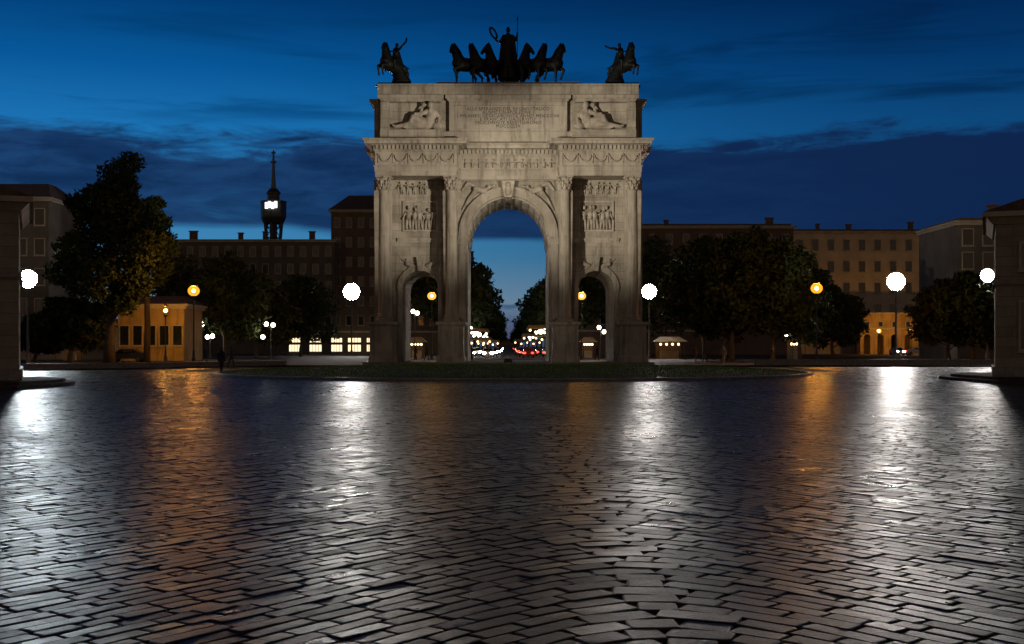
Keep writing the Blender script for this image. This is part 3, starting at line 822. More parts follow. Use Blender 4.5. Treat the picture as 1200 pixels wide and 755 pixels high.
def goddess(parent):
    k = 1.62
    sg = [((0, 0, .0), .38, (0, 0, .55), .33), ((0, 0, .55), .33, (0, 0, 1.05), .27), ((0, 0, 1.05), .26, (0, -.02, 1.35), .22), ((0, -.02, 1.35), .23, (0, 0, 1.68), .25),
          ((-.25, 0, 1.74), .13, (.25, 0, 1.74), .13), ((0, 0, 1.78), .09, (0, -.02, 1.98), .08), ((0, -.03, 2.10), (.125, .14, .165)), ((0, .02, 2.22), .10, (0, .1, 2.18), .07),
          ((-.27, 0, 1.72), .11, (-.46, -.06, 1.42), .085), ((-.46, -.06, 1.42), .08, (-.66, -.2, 1.46), .055), ((-.66, -.2, 1.46), .06, (-.74, -.24, 1.53), .05),
          ((.27, 0, 1.72), .11, (.47, -.04, 1.55), .085), ((.47, -.04, 1.55), .08, (.52, -.14, 1.86), .055), ((.52, -.14, 1.86), .06, (.52, -.15, 1.94), .055),
          ((-.26, .08, 1.6), .14, (-.36, .16, .4), .2), ((.26, .08, 1.6), .14, (.36, .16, .4), .2)]
    sg = [tuple(tuple(c * k for c in q) if hasattr(q, '__len__') else q * k for q in s) for s in sg]
    return blob('figure', sg, BRONZE, parent, .06, 2)
gd = thing('charioteer_statue', 'bronze robed goddess standing in the chariot with spear and wreath', 'statue', (0, SY + 1.2, PT + 1.85))
goddess(gd)
m = MB(); m.tube([(.86, -.24, .9), (.86, -.24, 4.3)], .035, 6); m.tube([(.86, -.24, 4.3), (.86, -.24, 4.75)], [.075, .01], 6); m.build('spear', BRONZE, gd, True)
m = MB(); m.tube([(-1.36 + .24 * math.cos(R(a)) - .22 * math.sin(R(a)), -.4, 3.05 + .50 * math.sin(R(a))) for a in range(0, 361, 15)], .075, 6, False)
for a in range(0, 360, 24): m.ball((-1.36 + .24 * math.cos(R(a)) - .22 * math.sin(R(a)), -.4, 3.05 + .50 * math.sin(R(a))), .11, 6, 5)
m.build('wreath', BRONZE, gd, True)
for sx, lab in ((-1, 'bronze rider on a rearing horse at the left corner of the arch top'), (1, 'bronze rider on a rearing horse at the right corner of the arch top')):
    k = 1.5
    o = thing('equestrian_statue', lab, 'statue', (sx * 10.55, SY - .2, TOPZ), 0, 'bronze riders on the corners of the arch', k)
    rot = Matrix.Rotation(R(-90) + sx * R(44), 4, 'Z') @ Matrix.Translation((.3, 0, .12)) @ Matrix.Rotation(R(-15), 4, 'Y')
    def T_(sg, mm): return [tuple((tuple(mm @ Vector(q)) if (hasattr(q, '__len__') and i % 2 == 0) else q) for i, q in enumerate(s)) for s in sg]
    blob('horse', T_(horse_segs(True, -.7 * sx), rot), BRONZE, o, .045, 2)
    rd = [((-.05, 0, 1.62), .22, (-.05, 0, 2.0), .19), ((-.05, 0, 2.0), .2, (0, 0, 2.25), .22), ((0, 0, 2.3), .08, (0, 0, 2.5), .075), ((.02, 0, 2.62), (.12, .11, .15)),
          ((0, .2, 2.3), .10, (-.25, .42, 2.45), .07), ((-.25, .42, 2.45), .07, (-.42, .62, 2.72), .05), ((0, -.2, 2.3), .10, (.25, -.3, 2.0), .07), ((.25, -.3, 2.0), .07, (.5, -.12, 1.98), .05),
          ((-.05, .2, 1.65), .16, (.28, .42, 1.42), .12), ((.28, .42, 1.42), .11, (.12, .44, .95), .06), ((-.05, -.2, 1.65), .16, (.28, -.42, 1.42), .12), ((.28, -.42, 1.42), .11, (.12, -.44, .95), .06),
          ((-.15, 0, 2.1), .2, (-.55, .1, 1.5), .3), ((-.55, .1, 1.5), .32, (-.95, .05, .75), .42), ((-.95, .05, .75), .42, (-1.05, 0, .35), .42)]
    blob('rider', T_(rd, rot if sx > 0 else rot @ Matrix.Scale(-1, 4, (0, 1, 0)) @ Matrix.Scale(1, 4)), BRONZE, o, .04, 2)
    p0 = rot @ Vector((0, 0, 2.28)); e = -sx
    ga = [p0 + Vector((e * .12, -.05, .0)), p0 + Vector((e * .38, -.1, .12 if sx > 0 else .25)), p0 + Vector((e * .62, -.12, .10 if sx > 0 else .52)), p0 + Vector((e * .95, -.12, .26) if sx > 0 else (e * .66, -.12, .74))]
    blob('cloak', [(p0 - Vector((0, -.1, .35)), .27, Vector((e * .35, .25, 1.15)), .34), (Vector((e * .35, .25, 1.15)), .34, Vector((e * .72, .25, .35)), .40), (Vector((e * .35, .2, 1.35)), .15, Vector((e * .95, .2, 1.22)), .07), (Vector((e * .72, .25, .35)), .42, Vector((e * .3, .2, .2)), .42)], BRONZE, o, .05, 2)
    m = MB(); m.tube(ga, [.09, .075, .065, .05], 8); m.build('garland', BRONZE, o, True)
    m = MB(); m.frus((-.95, .95, -.6, 1.3), 0, (-.85, .85, -.5, 1.2), .22); m.ball((sx * -.45, .5, .3), (.55, .55, .75)); m.build('statue_base', BRONZE, o, 'auto')

# floodlights washing the arch front from the turf
def floodlight(x, y, z, aim, watts, size, blend, lab, col=(1, .86, .67)):
    o = thing('ground_floodlight', lab, 'floodlight', (x, y, z), 0, 'floodlights aimed at the arch')
    m = MB(); m.box(-.3, .3, -.2, .2, .0, .1); m.tube([(-.26, 0, .1), (-.26, 0, .4)], .03); m.tube([(.26, 0, .1), (.26, 0, .4)], .03); m.box(-.24, .24, -.16, .12, .2, .5)
    m.build('housing', IRON, o)
    ld = bpy.data.lights.new('floodlight_beam', 'SPOT'); ld.energy = watts; ld.spot_size = R(size); ld.spot_blend = blend; ld.color = col; ld.shadow_soft_size = .18
    l = bpy.data.objects.new('floodlight_beam', ld); COL.objects.link(l); l.parent = o; l.location = (0, .1, .75)
    d = Vector(aim) - Vector((x, y + .1, z + .75)); l.rotation_euler = d.to_track_quat('-Z', 'Y').to_euler()
floodlight(25.5, 61, 8.5, (-9.3, 107, 18.0), 92000, 24, .9, 'floodlight on the eaves of the right tollhouse aimed at the arch')
floodlight(-25.5, 58, 8.5, (9.3, 107, 18.0), 124000, 24, .9, 'floodlight on the eaves of the left tollhouse aimed at the arch')
floodlight(0, 84, .45, (0, 108, 8.0), 900, 60, .8, 'small dark floodlight on the turf close to the middle of the arch')

# ------------------------------------------------------------------ tollhouses
def window_parts(parent, w, h, x, y, z, pane, arched=False, frame=TRIM, depth=.12):
    f = MB(); t = .12
    for (a0, a1, b0, b1) in ((-w / 2 - t, w / 2 + t, -t, 0), (-w / 2 - t, w / 2 + t, h, h + t), (-w / 2 - t, -w / 2, .001, h - .001), (w / 2, w / 2 + t, .001, h - .001)):
        f.box(a0, a1, -depth, .02, b0, b1)
    f.box(-w / 2 - t * 1.5, w / 2 + t * 1.5, -depth - .08, .02, -t - .09, -t - .002)
    fo = f.build('window', frame, parent, loc=(x, y, z))
    q = MB(); q.box(-w / 2, w / 2, -.03, .02, .0, h); q.build('pane', pane, fo)
    return fo
WCACHE = {}
def add_windows(parent, spots, w, h, pane, frame=TRIM):
    key = (w, h, pane.name, frame.name)
    for (x, y, z) in spots:
        if key not in WCACHE:
            fo = window_parts(parent, w, h, x, y, z, pane, frame=frame)
            WCACHE[key] = (fo.data, [c.data for c in bpy.data.objects if c.parent == fo][0])
        else:
            d1, d2 = WCACHE[key]
            fo = link('window', d1, parent, (x, y, z)); link('pane', d2, fo)

def tollhouse(sx, lab, corner, rz):
    o = thing('tollhouse', lab, 'tollhouse', corner, rz)
    Wd, Dp, H = 15.0, 9.0, 7.6
    a, b_ = (0, Wd) if sx > 0 else (-Wd, 0)
    m = MB(); m.box(a, b_, 0, Dp, .5, H); m.build('wall', RUST, o)
    m = MB(); m.box(a - .15, b_ + .15, -.15, Dp + .15, 0, .499); m.box(a - .12, b_ + .12, -.12, Dp + .12, 4.6, 4.85); m.build('plinth', STONE, o)
    m = MB(); m.frus((a - .1, b_ + .1, -.1, Dp + .1), H + .001, (a - .45, b_ + .45, -.45, Dp + .45), H + .35); m.box(a - .6, b_ + .6, -.6, Dp + .6, H + .351, H + .6); m.build('cornice', TRIM, o)
    m = MB(); cx = (a + b_) / 2
    m.prism_y([(a - .6, H + .602), (b_ + .6, H + .602), (cx, H + 3.2)], -.55, Dp + .55); m.build('roof', ROOF, o)
    xs = [a + .9 + .75, a + 4.5, a + 7.5, a + 10.5, b_ - 1.65]
    add_windows(o, [(x, -.004, 1.4) for x in xs], .95, 2.3, GLASS); add_windows(o, [(x, -.004, 5.4) for x in xs], .9, 1.2, GLASS)
    return o
tollhouse(1, 'dim stone tollhouse pavilion at the right edge with a pitched roof', (PX(1166.5, 59), 59, .27), R(-22))
tollhouse(-1, 'dim stone tollhouse pavilion at the left edge beside the white lamp', (PX(22, 53), 53, .27), R(22))

# ------------------------------------------------------------------ buildings behind
def building(name, lab, px0, px1, z, pytop, depth, mat, floors, bays, pane=GLASS, roof='flat', gh=None, win=(1.1, 1.9), cat='building', chim=0, first=5.2, skip=(), rise=3.0):
    x0, x1 = PX(px0, z), PX(px1, z); H = PZ(pytop, z) - .13
    o = thing(name, lab, cat, ((x0 + x1) / 2, z, .13)); w = (x1 - x0) / 2
    m = MB(); m.box(-w, w, 0, depth, 0, H); m.build('wall', mat, o)
    m = MB(); m.box(-w - .3, w + .3, -.35, depth + .3, H + .001, H + .3); m.box(-w - .55, w + .55, -.6, depth + .5, H + .301, H + .55); m.box(-w - .1, w + .1, -.12, -.002, first - .6, first - .25)
    m.build('cornice', TRIM, o)
    m = MB()
    if roof == 'hip':
        m.frus((-w - .5, w + .5, -.55, depth + .45), H + .552, (-w * .75, w * .75, depth * .4, depth * .6), H + rise)
    else:
        m.box(-w + .4, w - .4, .5, depth - .5, H + .552, H + 1.0)
    ro = m.build('roof', ROOF, o)
    for i in range(chim):
        cx = -w + (i + .5 + random.uniform(-.3, .3)) * 2 * w / chim; hh = random.uniform(1.0, 2.4); q = MB()
        yy = random.uniform(1.5, depth * .5)
        cw = random.uniform(.35, .8)
        q.box(cx - cw, cx + cw, yy, yy + .8, H + .6, H + .8 + hh); q.box(cx - cw - .15, cx + cw + .15, yy - .15, yy + .95, H + .801 + hh, H + 1.0 + hh)
        q.build('chimney', BROWN, ro)
    if floors:
        fh = (H - first) / floors
        sp = []
        for f in range(floors):
            for k in range(bays):
                if (f, k) in skip: continue
                sp.append((-w + (k + .5) * 2 * w / bays, -.004, first + f * fh + (fh - win[1]) * .45))
        add_windows(o, sp, win[0], win[1], pane)
    return o, w, H
building('apartment_building', 'grey stone apartment block behind the left tollhouse with overhanging eaves', -90, 57, 165, 236, 14, GREYB, 4, 7, roof='hip', rise=3.2, win=(1.3, 2.2))
lb, w, H = building('apartment_building', 'long dark apartment block with chimneys under the steel lookout tower', 186, 392, 246, 284, 16, GREYB, 5, 14, chim=4, roof='hip', rise=1.2)
for i, (a, b_) in enumerate(((339, 352), (363, 377), (388.5, 401), (408, 423), (430, 437))):
    x0, x1 = PX(a, 246) - lb.location.x, PX(b_, 246) - lb.location.x
    m = MB(); m.box(x0, x1, -.12, .0, .6, 2.0); m.box(x0, x1, -.12, 0, 2.5, 3.4); 
    s_ = m.build('shop_window', L_SHOP, lb)
    m = MB(); m.box(x0 - .15, x0 - .001, -.25, 0, .3, 3.6); m.box(x1 + .001, x1 + .15, -.25, 0, .3, 3.6); m.box(x0, x1, -.25, 0, 2.01, 2.49)
    k = 4
    for j in range(1, k): m.box(x0 + (x1 - x0) * j / k - .04, x0 + (x1 - x0) * j / k + .04, -.2, -.13, .6, 3.4)
    m.build('shop_frame', IRON, s_)
building('apartment_building', 'brown apartment block with a pitched dark roof close behind the arch on the left', 388, 514, 252, 249, 18, BROWN, 6, 9, roof='hip', rise=4.5)
building('ochre_house', 'low ochre house lit yellow by the sodium lamp on the left', 138, 216, 136, 362, 8, OCHRE, 1, 5, first=.2, win=(1.0, 2.2), roof='hip', rise=1.6)
building('apartment_building', 'low pale house behind the trees on the far left', 20, 128, 150, 384, 10, PLASTER, 1, 8, first=.2, win=(1.0, 1.6), pane=SHUT)
building('apartment_building', 'dark apartment block behind the trees right of the arch', 678, 930, 236, 268, 16, BROWN, 5, 13, chim=3)
building('apartment_building', 'tiny far block closing the end of the avenue', 583, 609, 1500, 398, 20, BROWN, 0, 0)
pb, w, H = building('palazzo', 'beige palazzo with cornice behind the bright lamp on the right', 928, 1092, 256, 274, 18, PLASTER, 4, 9, win=(1.3, 2.2), first=7.4, chim=3)
building('apartment_building', 'pale apartment block rising behind the right tollhouse', 1122, 1290, 150, 264, 14, GREYB, 4, 7, win=(1.3, 2.0), chim=2)
# arcaded lower front of the palazzo
ax0, ax1 = PX(1008, 247), PX(1088, 247); aw = (ax1 - ax0) / 2; AH = PZ(368, 247) - .13
ar = thing('arcaded_house', 'low ochre house with round arches glowing orange behind the parked cars', 'building', ((ax0 + ax1) / 2, 247, .13))
hs = []
nb = 5
pts = [(-aw, 0)]
for i in range(nb):
    cx = -aw + (i + .5) * 2 * aw / nb; r_ = aw / nb * .48
    pts += [(cx - r_, .02)] + arcpts(cx, 3.5, r_, 180, 0, 12) + [(cx + r_, .02)]
pts += [(aw, 0), (aw, AH), (-aw, AH)]
m = MB(); m.prism_y(pts, 0, 1.0); m.build('arcade_wall', OCHRE, ar)
m = MB(); m.box(-aw, aw, 3.8, 4.1, 0, AH - .2); m.build('back_wall', BROWN, ar)
m = MB(); m.box(-aw - .3, aw + .3, -.35, 4.2, AH + .001, AH + .3); m.box(-aw, aw, -.12, -.002, 5.2, 5.5); m.build('cornice', TRIM, ar)
add_windows(ar, [(-aw + (i + .5) * 2 * aw / nb, -.004, 5.75) for i in range(nb)], .8, 1.0, GLASS)

# ------------------------------------------------------------------ lookout tower
tz = 700.0; tx = PX(320.5, tz)
tw = thing('lookout_tower', 'slender steel lookout tower with a lit sign on its polygonal cabin', 'tower', (tx, tz, 0))
H1, H2 = PZ(262, tz), PZ(236, tz)
m = MB()
for k in range(6):
    a = R(60 * k + 30)
    m.tube([(3.4 * math.cos(a), 3.4 * math.sin(a), 0), (4.4 * math.cos(a), 4.4 * math.sin(a), H1 - 12), (5.6 * math.cos(a), 5.6 * math.sin(a), H1 + 1)], .55, 6)
for z in np.arange(6, H1, 6.0):
    for k in range(6):
        a, b_ = R(60 * k + 30), R(60 * k + 90)
        m.tube([(4.2 * math.cos(a), 4.2 * math.sin(a), z), (4.2 * math.cos(b_), 4.2 * math.sin(b_), z)], .25, 5)
        m.tube([(4.2 * math.cos(a), 4.2 * math.sin(a), z), (4.2 * math.cos(b_), 4.2 * math.sin(b_), z + 6)], .22, 5)
m.lathe([(2.2, 0), (2.2, H1)], n=10)
m.build('lattice_shaft', IRON, tw)
m = MB(); m.lathe([(6.0, H1), (7.4, H1 + 3), (7.6, H1 + 4), (7.6, H2 - 1.0), (7.9, H2 - .9), (7.9, H2)], n=8); m.build('cabin', IRON, tw)
m = MB(); m.lathe([(3.6, H2), (3.6, H2 + 4), (4.3, H2 + 4.2), (4.3, H2 + 5), (2.2, H2 + 7.5)], n=8); m.build('upper_deck', IRON, tw)
zt = PZ(176, tz)
m = MB(); m.tube([(0, 0, H2 + 7), (0, 0, PZ(205, tz)), (0, 0, PZ(190, tz)), (0, 0, zt)], [1.6, 1.0, .8, .35], 8); m.lathe([(1.7, PZ(191, tz)), (1.7, PZ(189, tz))], n=10); m.lathe([(1.3, PZ(180, tz)), (1.3, PZ(178, tz))], n=10)
m.build('antenna_mast', STEEL, tw)
m = MB(); sx0, sx1 = PX(310.5, tz - 8) - tx, PX(325, tz - 8) - tx; s0, s1 = PZ(246.5, tz), PZ(238, tz)
for i in range(4):
    a = sx0 + (sx1 - sx0) * i / 4; m.box(a + .12, a + (sx1 - sx0) / 4 - .12, -8.4, -8.0, s0 + (.5 if i % 2 else 0), s1 - (.6 if i % 2 == 0 else 0))
m.build('lit_sign', L_SIGN, tw)

# ------------------------------------------------------------------ trees
def tree_parts(h, r, tr, seed, n, leaf, shape='round', base=.28):
    rr = random.Random(seed); tm = MB(); tips = []
    th = h * base
    tm.tube([(0, 0, -.1), (rr.uniform(-.1, .1), rr.uniform(-.1, .1), th * .6), (rr.uniform(-.2, .2), rr.uniform(-.2, .2), th), (rr.uniform(-.5, .5), rr.uniform(-.5, .5), h * .6), (0, 0, h * .88)], [tr * 1.25, tr, tr * .85, tr * .5, tr * .12], 9)
    cl = []
    nb = 17
    for i in range(nb):
        u = (i + .5) / nb; z0 = th + (h * .8 - th) * u * .85
        a = i * 2.4 + rr.uniform(-.4, .4)
        if shape == 'tall': rad = r * (1.0 - .62 * u ** 1.5) * (.55 + .45 * min(1, u * 5))
        else: rad = r * math.sqrt(max(.05, 1 - (2 * u - .85) ** 2 * .75))
        rad *= rr.uniform(.72, 1.12)
        z1 = z0 + rr.uniform(.08, .2) * h
        p1 = (rad * .5 * math.cos(a), rad * .5 * math.sin(a), (z0 + z1) / 2 + .1); p2 = (rad * .85 * math.cos(a + .15), rad * .85 * math.sin(a + .15), min(z1, h * .97))
        tm.tube([(0, 0, z0), p1, p2], [tr * .35, tr * .2, tr * .05], 5)
        for q, k in ((p1, .8), (p2, 1.0), (((p1[0] + p2[0]) / 2, (p1[1] + p2[1]) / 2, (p1[2] + p2[2]) / 2 + .05 * h), .9)):
            cl.append((q, r * rr.uniform(.20, .36) * k))
    for i in range(7): cl.append(((rr.uniform(-.3, .3) * r, rr.uniform(-.3, .3) * r, h * rr.uniform(.66, .95)), r * rr.uniform(.2, .33)))
    rg = np.random.default_rng(seed)
    wts = np.array([c[1] ** 2 for c in cl]); wts /= wts.sum()
    idx = rg.choice(len(cl), n, p=wts)
    C = np.array([c[0] for c in cl])[idx]; Rr = np.array([c[1] for c in cl])[idx]
    d = rg.normal(size=(n, 3)); d /= np.linalg.norm(d, axis=1)[:, None]
    pos = C + d * (Rr * rg.uniform(.25, 1.12, n) ** .6)[:, None] * np.array([1, 1, .78])
    pos[:, 2] = np.clip(pos[:, 2], th * .75, h)
    a = rg.normal(size=(n, 3)); a /= np.linalg.norm(a, axis=1)[:, None]
    b_ = np.cross(a, rg.normal(size=(n, 3))); b_ /= np.linalg.norm(b_, axis=1)[:, None]
    sz = leaf * rg.uniform(.55, 1.3, n)[:, None]
    V = np.stack([pos - a * sz, pos + b_ * sz * .45, pos + a * sz, pos - b_ * sz * .45], 1).reshape(-1, 3)
    me = bpy.data.meshes.new('crown'); F = np.arange(4 * n).reshape(-1, 4)
    me.from_pydata(V.tolist(), [], F.tolist())
    return tm, me
def make_tree(name, lab, loc, h, r, tr, seed, n, leaf, mat, shape='round', group=None, base=.28, rz=0.):
    o = thing(name, lab, 'tree', loc, rz, group)
    tm, me = tree_parts(h, r, tr, seed, n, leaf, shape, base)
    tm.build('trunk', BARK, o, True); me.materials.append(mat); link('crown', me, o)
    return o
tz_ = 116
make_tree('tall_tree', 'tallest leafy tree, standing left of the sodium lamp on the left', (PX(128, tz_), tz_, .13), PZ(176, tz_), 5.6, .5, 5, 20000, .30, LEAF, 'tall', base=.15)
make_tree('tall_tree', 'smaller dark tree leaning against the right flank of the tallest tree', (PX(172, 122), 122, .13), PZ(222, 122), 3.6, .3, 6, 8000, .30, LEAF, 'tall', base=.4)
lt = [(40, 128, 372, 3.2, 'small tree just right of the left tollhouse'), (82, 122, 352, 4.2, 'low spreading tree between the left tollhouse and the tallest tree'), 
      (216, 172, 300, 8.0, 'dark round tree behind the left sodium lamp'), (262, 150, 296, 6.5, 'dark round tree right of the left sodium lamp'), (300, 165, 318, 6.0, 'dark tree behind the opal globe lamps on the left'), (352, 190, 322, 7.0, 'dark tree left of the bright lamp by the arch')]
for i, (px, z, py, r_, lab) in enumerate(lt):
    make_tree('broadleaf_tree', lab, (PX(px, z), z, .13), PZ(py, z), r_, .22, 20 + i, 6500, .38, LEAF if i % 2 else LEAF2, base=.15, group='trees behind the far pavement')
rt = [(780, 190, 276, 7.5, 'dark tree just right of the arch behind the white lamp'), (826, 152, 266, 6.2, 'dark dense tree second from the arch on the right'), (848, 136, 304, 5.4, 'tree with golden leaves low in front of the dark trees on the right'), (858, 132, 262, 6.0, 'tall dark tree in the middle of the right hand trees'),
      (905, 134, 265, 6.2, 'dark tree left of the right sodium lamp'), (938, 146, 300, 5.0, 'dark tree behind the right sodium lamp'), (975, 150, 330, 4.6, 'low dark tree left of the beige palazzo'), (1112, 128, 330, 4.6, 'low leafy tree left of the right tollhouse'), (1140, 120, 322, 4.6, 'leafy tree touching the right tollhouse')]
for i, (px, z, py, r_, lab) in enumerate(rt):
    make_tree('broadleaf_tree', lab, (PX(px, z), z, .13), PZ(py, z), r_, .25, 50 + i, 8000, .36, LEAF2 if i in (2, 7) else LEAF, base=.13, group='trees behind the far pavement')
# avenue trees seen through the great arch
protos = [make_tree('avenue_tree', 'dark avenue tree seen through the great arch', (0, 0, 0), 14.5, 6.6, .3, 80 + i, 5000, .46, LEAF, group='avenue trees beyond the arch') for i in range(2)]
note(None)
k = 0
side = {-1: [(178, 'first'), (198, 'second'), (222, 'third'), (250, 'fourth'), (284, 'fifth'), (322, 'sixth'), (368, 'seventh'), (424, 'eighth'), (500, 'ninth'), (600, 'tenth'), (740, 'eleventh'), (920, 'twelfth'), (1200, 'thirteenth')], 1: [(190, 'first'), (214, 'second'), (240, 'third'), (270, 'fourth'), (304, 'fifth'), (344, 'sixth'), (392, 'seventh'), (452, 'eighth'), (530, 'ninth'), (640, 'tenth'), (790, 'eleventh'), (980, 'twelfth'), (1280, 'thirteenth')]}
for sx in (-1, 1):
    for (z, nth) in side[sx]:
        lab = '%s avenue tree from the arch in the %s row seen through the great arch' % (nth, 'left' if sx < 0 else 'right')
        x = sx * (9.6 - .0012 * z) + (.4 if sx > 0 else 0)
        s_ = random.uniform(1.0, 1.15) * (1.12 if sx < 0 else 1.0)
        if k < 2: o = protos[k]; o.location = (x, z, .1); o['label'] = lab; o.scale = (s_,) * 3
        else: dup(protos[k % 2], (x, z, .1), random.uniform(0, 6), lab, s_)
        k += 1

# ------------------------------------------------------------------ lamps
def mast(px, py, z, lab, cold=False, k=1.0):
    h = PZ(py, z); o = thing('floodlight_mast', lab, 'street lamp', (PX(px, z), z, .13), 0, 'white floodlight masts round the square')
    h -= .13; x0 = PX(px, z)
    m = MB(); m.lathe([(.22, 0), (.22, .9), (.15, 1.0), (.11, h - .9)], n=12); m.build('pole', STEEL, o, 'auto')
    m = MB(); rr = .62 * k
    m.tube([(rr * math.cos(R(a)), .35, h + rr * math.sin(R(a))) for a in range(0, 361, 30)], .05, 6, False)
    m.tube([(0, 0, h - 1.0), (0, .1, h - rr), (0, .35, h)], .1, 8)
    for a in range(0, 360, 60): m.tube([(0, .35, h), (rr * math.cos(R(a)), .35, h + rr * math.sin(R(a)))], .035, 5)
    m.build('head_frame', STEEL, o)
    aim = (Vector((-x0 * .75, 30 - z, -h + .5))).normalized()
    q = Vector((0, 0, 1)).rotation_difference(aim).to_matrix().to_4x4()
    ring2 = [(0, 0)] + [(rr * .52, a) for a in range(0, 360, 60)] + [(rr * 1.08, a) for a in range(0, 360, 20)]
    for (r_, a) in ring2:
        mm = Matrix.Translation((r_ * math.cos(R(a)), 0, h + r_ * math.sin(R(a)))) @ q @ Matrix.Scale(.5 if r_ < rr else .36, 4)
        b_ = MB(); b_.lathe([(.05, -.42 * k), (.2 * k, -.38 * k), (.33 * k, -.12 * k), (.36 * k, .40 * k), (.34 * k, .40 * k), (.31 * k, -.05 * k), (.1 * k, -.1 * k)], n=16, cap=True); b_.xf(mm)
        ho = b_.build('projector', IRON, o, 'auto')
        l = MB(); l.lathe([(.325 * k, -.02 * k), (.25 * k, .03 * k), (.12 * k, .06 * k), (.01, .065 * k)], n=16); l.xf(mm); l.build('lens', L_COLD if cold else L_WHITE, ho, True)
    return o
mast(33, 327, 118, 'white floodlight mast beside the left tollhouse', True, 1.15)
mast(412, 342, 215, 'white floodlight mast just left of the arch', False, 1.9)
mast(761, 342, 165, 'white floodlight mast just right of the arch', False, 1.3)
mast(1050, 330, 150, 'white floodlight mast before the beige palazzo', False, 1.45)
mast(1157, 323, 118, 'white floodlight mast at the corner of the right tollhouse', False, .85)
def sodium(px, py, z, lab, mat, k=1.0):
    h = PZ(py, z) - .13; o = thing('sodium_street_lamp', lab, 'street lamp', (PX(px, z), z, .13), 0, 'orange street lamps')
    m = MB(); m.lathe([(.2, 0), (.2, .5), (.13, .6), (.12, 1.2), (.075, 1.4), (.055, h - .7)], n=10); m.build('pole', IRON, o, 'auto')
    m = MB(); m.lathe([(.06, h - .75), (.2, h - .6), (.24, h - .48)], n=10); m.lathe([(.40, h + .46), (.16, h + .62), (.03, h + .75)], n=10); m.build('lantern_cap', IRON, o, 'auto')
    m = MB(); m.ball((0, 0, h), (.55 * k, .55 * k, .50 * k), 20, 12); gl = m.build('lantern_glass', GLOW_ORANGE if mat is L_ORANGE else GLOW_AMBER, o, True)
    m = MB(); m.ball((0, 0, h), .13, 12, 8); m.build('bulb', mat, gl, True)
sodium(227, 341, 113, 'sodium street lamp glowing orange near the ochre house', L_ORANGE)
sodium(194, 364, 129, 'short dim amber lamp right in front of the ochre house', L_AMBER, .5)
sodium(1030, 388, 239, 'small amber lamp left of the parked cars before the arcaded house', L_AMBER, .9)
sodium(1068, 388, 239, 'small amber lamp behind the parked cars before the arcaded house', L_AMBER, .9)
sodium(957, 338, 112, 'sodium street lamp glowing orange before the beige palazzo', L_ORANGE)
sodium(506, 347, 150, 'amber street lamp seen through the left side passage of the arch', L_AMBER)
sodium(681.5, 347, 150, 'amber street lamp seen beside the right side passage of the arch', L_AMBER)
def PYV(h, z): return 406 - (h - CAMH) * FPX / z
def globe_lamp(px, z, globes, lab):
    top = max(g_[1] for g_ in globes)
    h = PZ(min(g_[1] for g_ in globes), z) - .13
    o = thing('globe_lamp', lab, 'street lamp', (PX(px, z), z, .13), 0, 'opal globe lamps')
    m = MB(); m.lathe([(.14, 0), (.14, .6), (.07, .8), (.05, h)], n=8); m.build('pole', IRON, o, 'auto')
    for (gx, gy) in globes:
        x = PX(gx, z) - o.location.x; zz = PZ(gy, z) - .13
        b_ = MB(); b_.ball((0, 0, 0), .26, 12, 8); b_.build('globe', L_GLOBE, o, True, (x, 0, zz))
        m = MB(); m.tube([(0, 0, zz - .5), (x, 0, zz - .26)], .03, 5); m.build('arm', IRON, o)
globe_lamp(317.5, 150, [(312, 380), (320, 381), (308, 395)], 'three globe lamp between the dark trees left of the arch')
globe_lamp(233.5, 150, [(230, 383), (237, 380)], 'two globe lamp behind the left sodium lamp')
globe_lamp(246, 150, [(243, 395), (249, 394)], 'low two globe lamp right of the left sodium lamp')
globe_lamp(1112, 150, [(1104, 372), (1111, 373), (1104, 386), (1117, 387)], 'four globe lamp right of the parked cars')
globe_lamp(926, 140, [(922, 392), (930, 390)], 'two globe lamp under the trees left of the right sodium lamp')
globe_lamp(486, 160, [(484, 365), (489, 367)], 'two globe lamp visible in the left side passage')
globe_lamp(704, 165, [(702, 384), (708, 389)], 'two globe lamp visible in the right side passage')

nth = ('nearest', 'second', 'third', 'fourth', 'fifth', 'sixth', 'seventh')
for i, z in enumerate((176, 188, 203, 222, 246, 280, 330)):
    for sx in (-1, 1):
        px = 595.5 + sx * (7.6 if i % 2 else 6.4) / z * FPX
        globe_lamp(px, z + (4 if sx > 0 else 0), [(px - 700 / z, PYV(4.3, z)), (px + 700 / z, PYV(4.3, z)), (px, PYV(4.9, z))], '%s three globe lamp on the %s side of the avenue beyond the arch' % (nth[i], 'left' if sx < 0 else 'right'))
# kiosks and cafe canopies with lit interiors
def kiosk(px0, px1, py, z, lab, lit=L_CAFE, aw=AWNING):
    x0, x1 = PX(px0, z), PX(px1, z); w = (x1 - x0) / 2; h = max(2.3, PZ(py, z) - .13)
    o = thing('cafe_pavilion', lab, 'pavilion', ((x0 + x1) / 2, z, .13), 0, 'lit cafe pavilions')
    m = MB(); m.frus((-w - .5, w + .5, -1.6, 2.3), h, (-w * .7, w * .7, -.2, 1.2), h + .7); m.build('canopy', aw, o)
    m = MB(); m.box(-w, w, 1.6, 1.8, 0, h - .02); m.build('back_wall', BROWN, o)
    for sx in (-1, 1):
        m = MB(); m.tube([(sx * w, -1.4, 0), (sx * w, -1.4, h - .01)], .05, 6); m.build('post', IRON, o)
    for q in range(4):
        m = MB(); m.ball((-w * .7 + q * w * 1.4 / 3, .3, h - .35), .16, 10, 6); m.build('bulb', lit, o, True)
    m = MB(); m.box(-w * .7, w * .7, .2, .8, 0, 1.05); m.build('counter', TRIM, o)
kiosk(480, 496, 402, 170, 'lit cafe pavilion seen in the left side passage')
kiosk(683, 696, 401, 172, 'lit cafe pavilion seen in the right side passage')
kiosk(926, 940, 400, 150, 'lit cafe pavilion under the trees on the right')
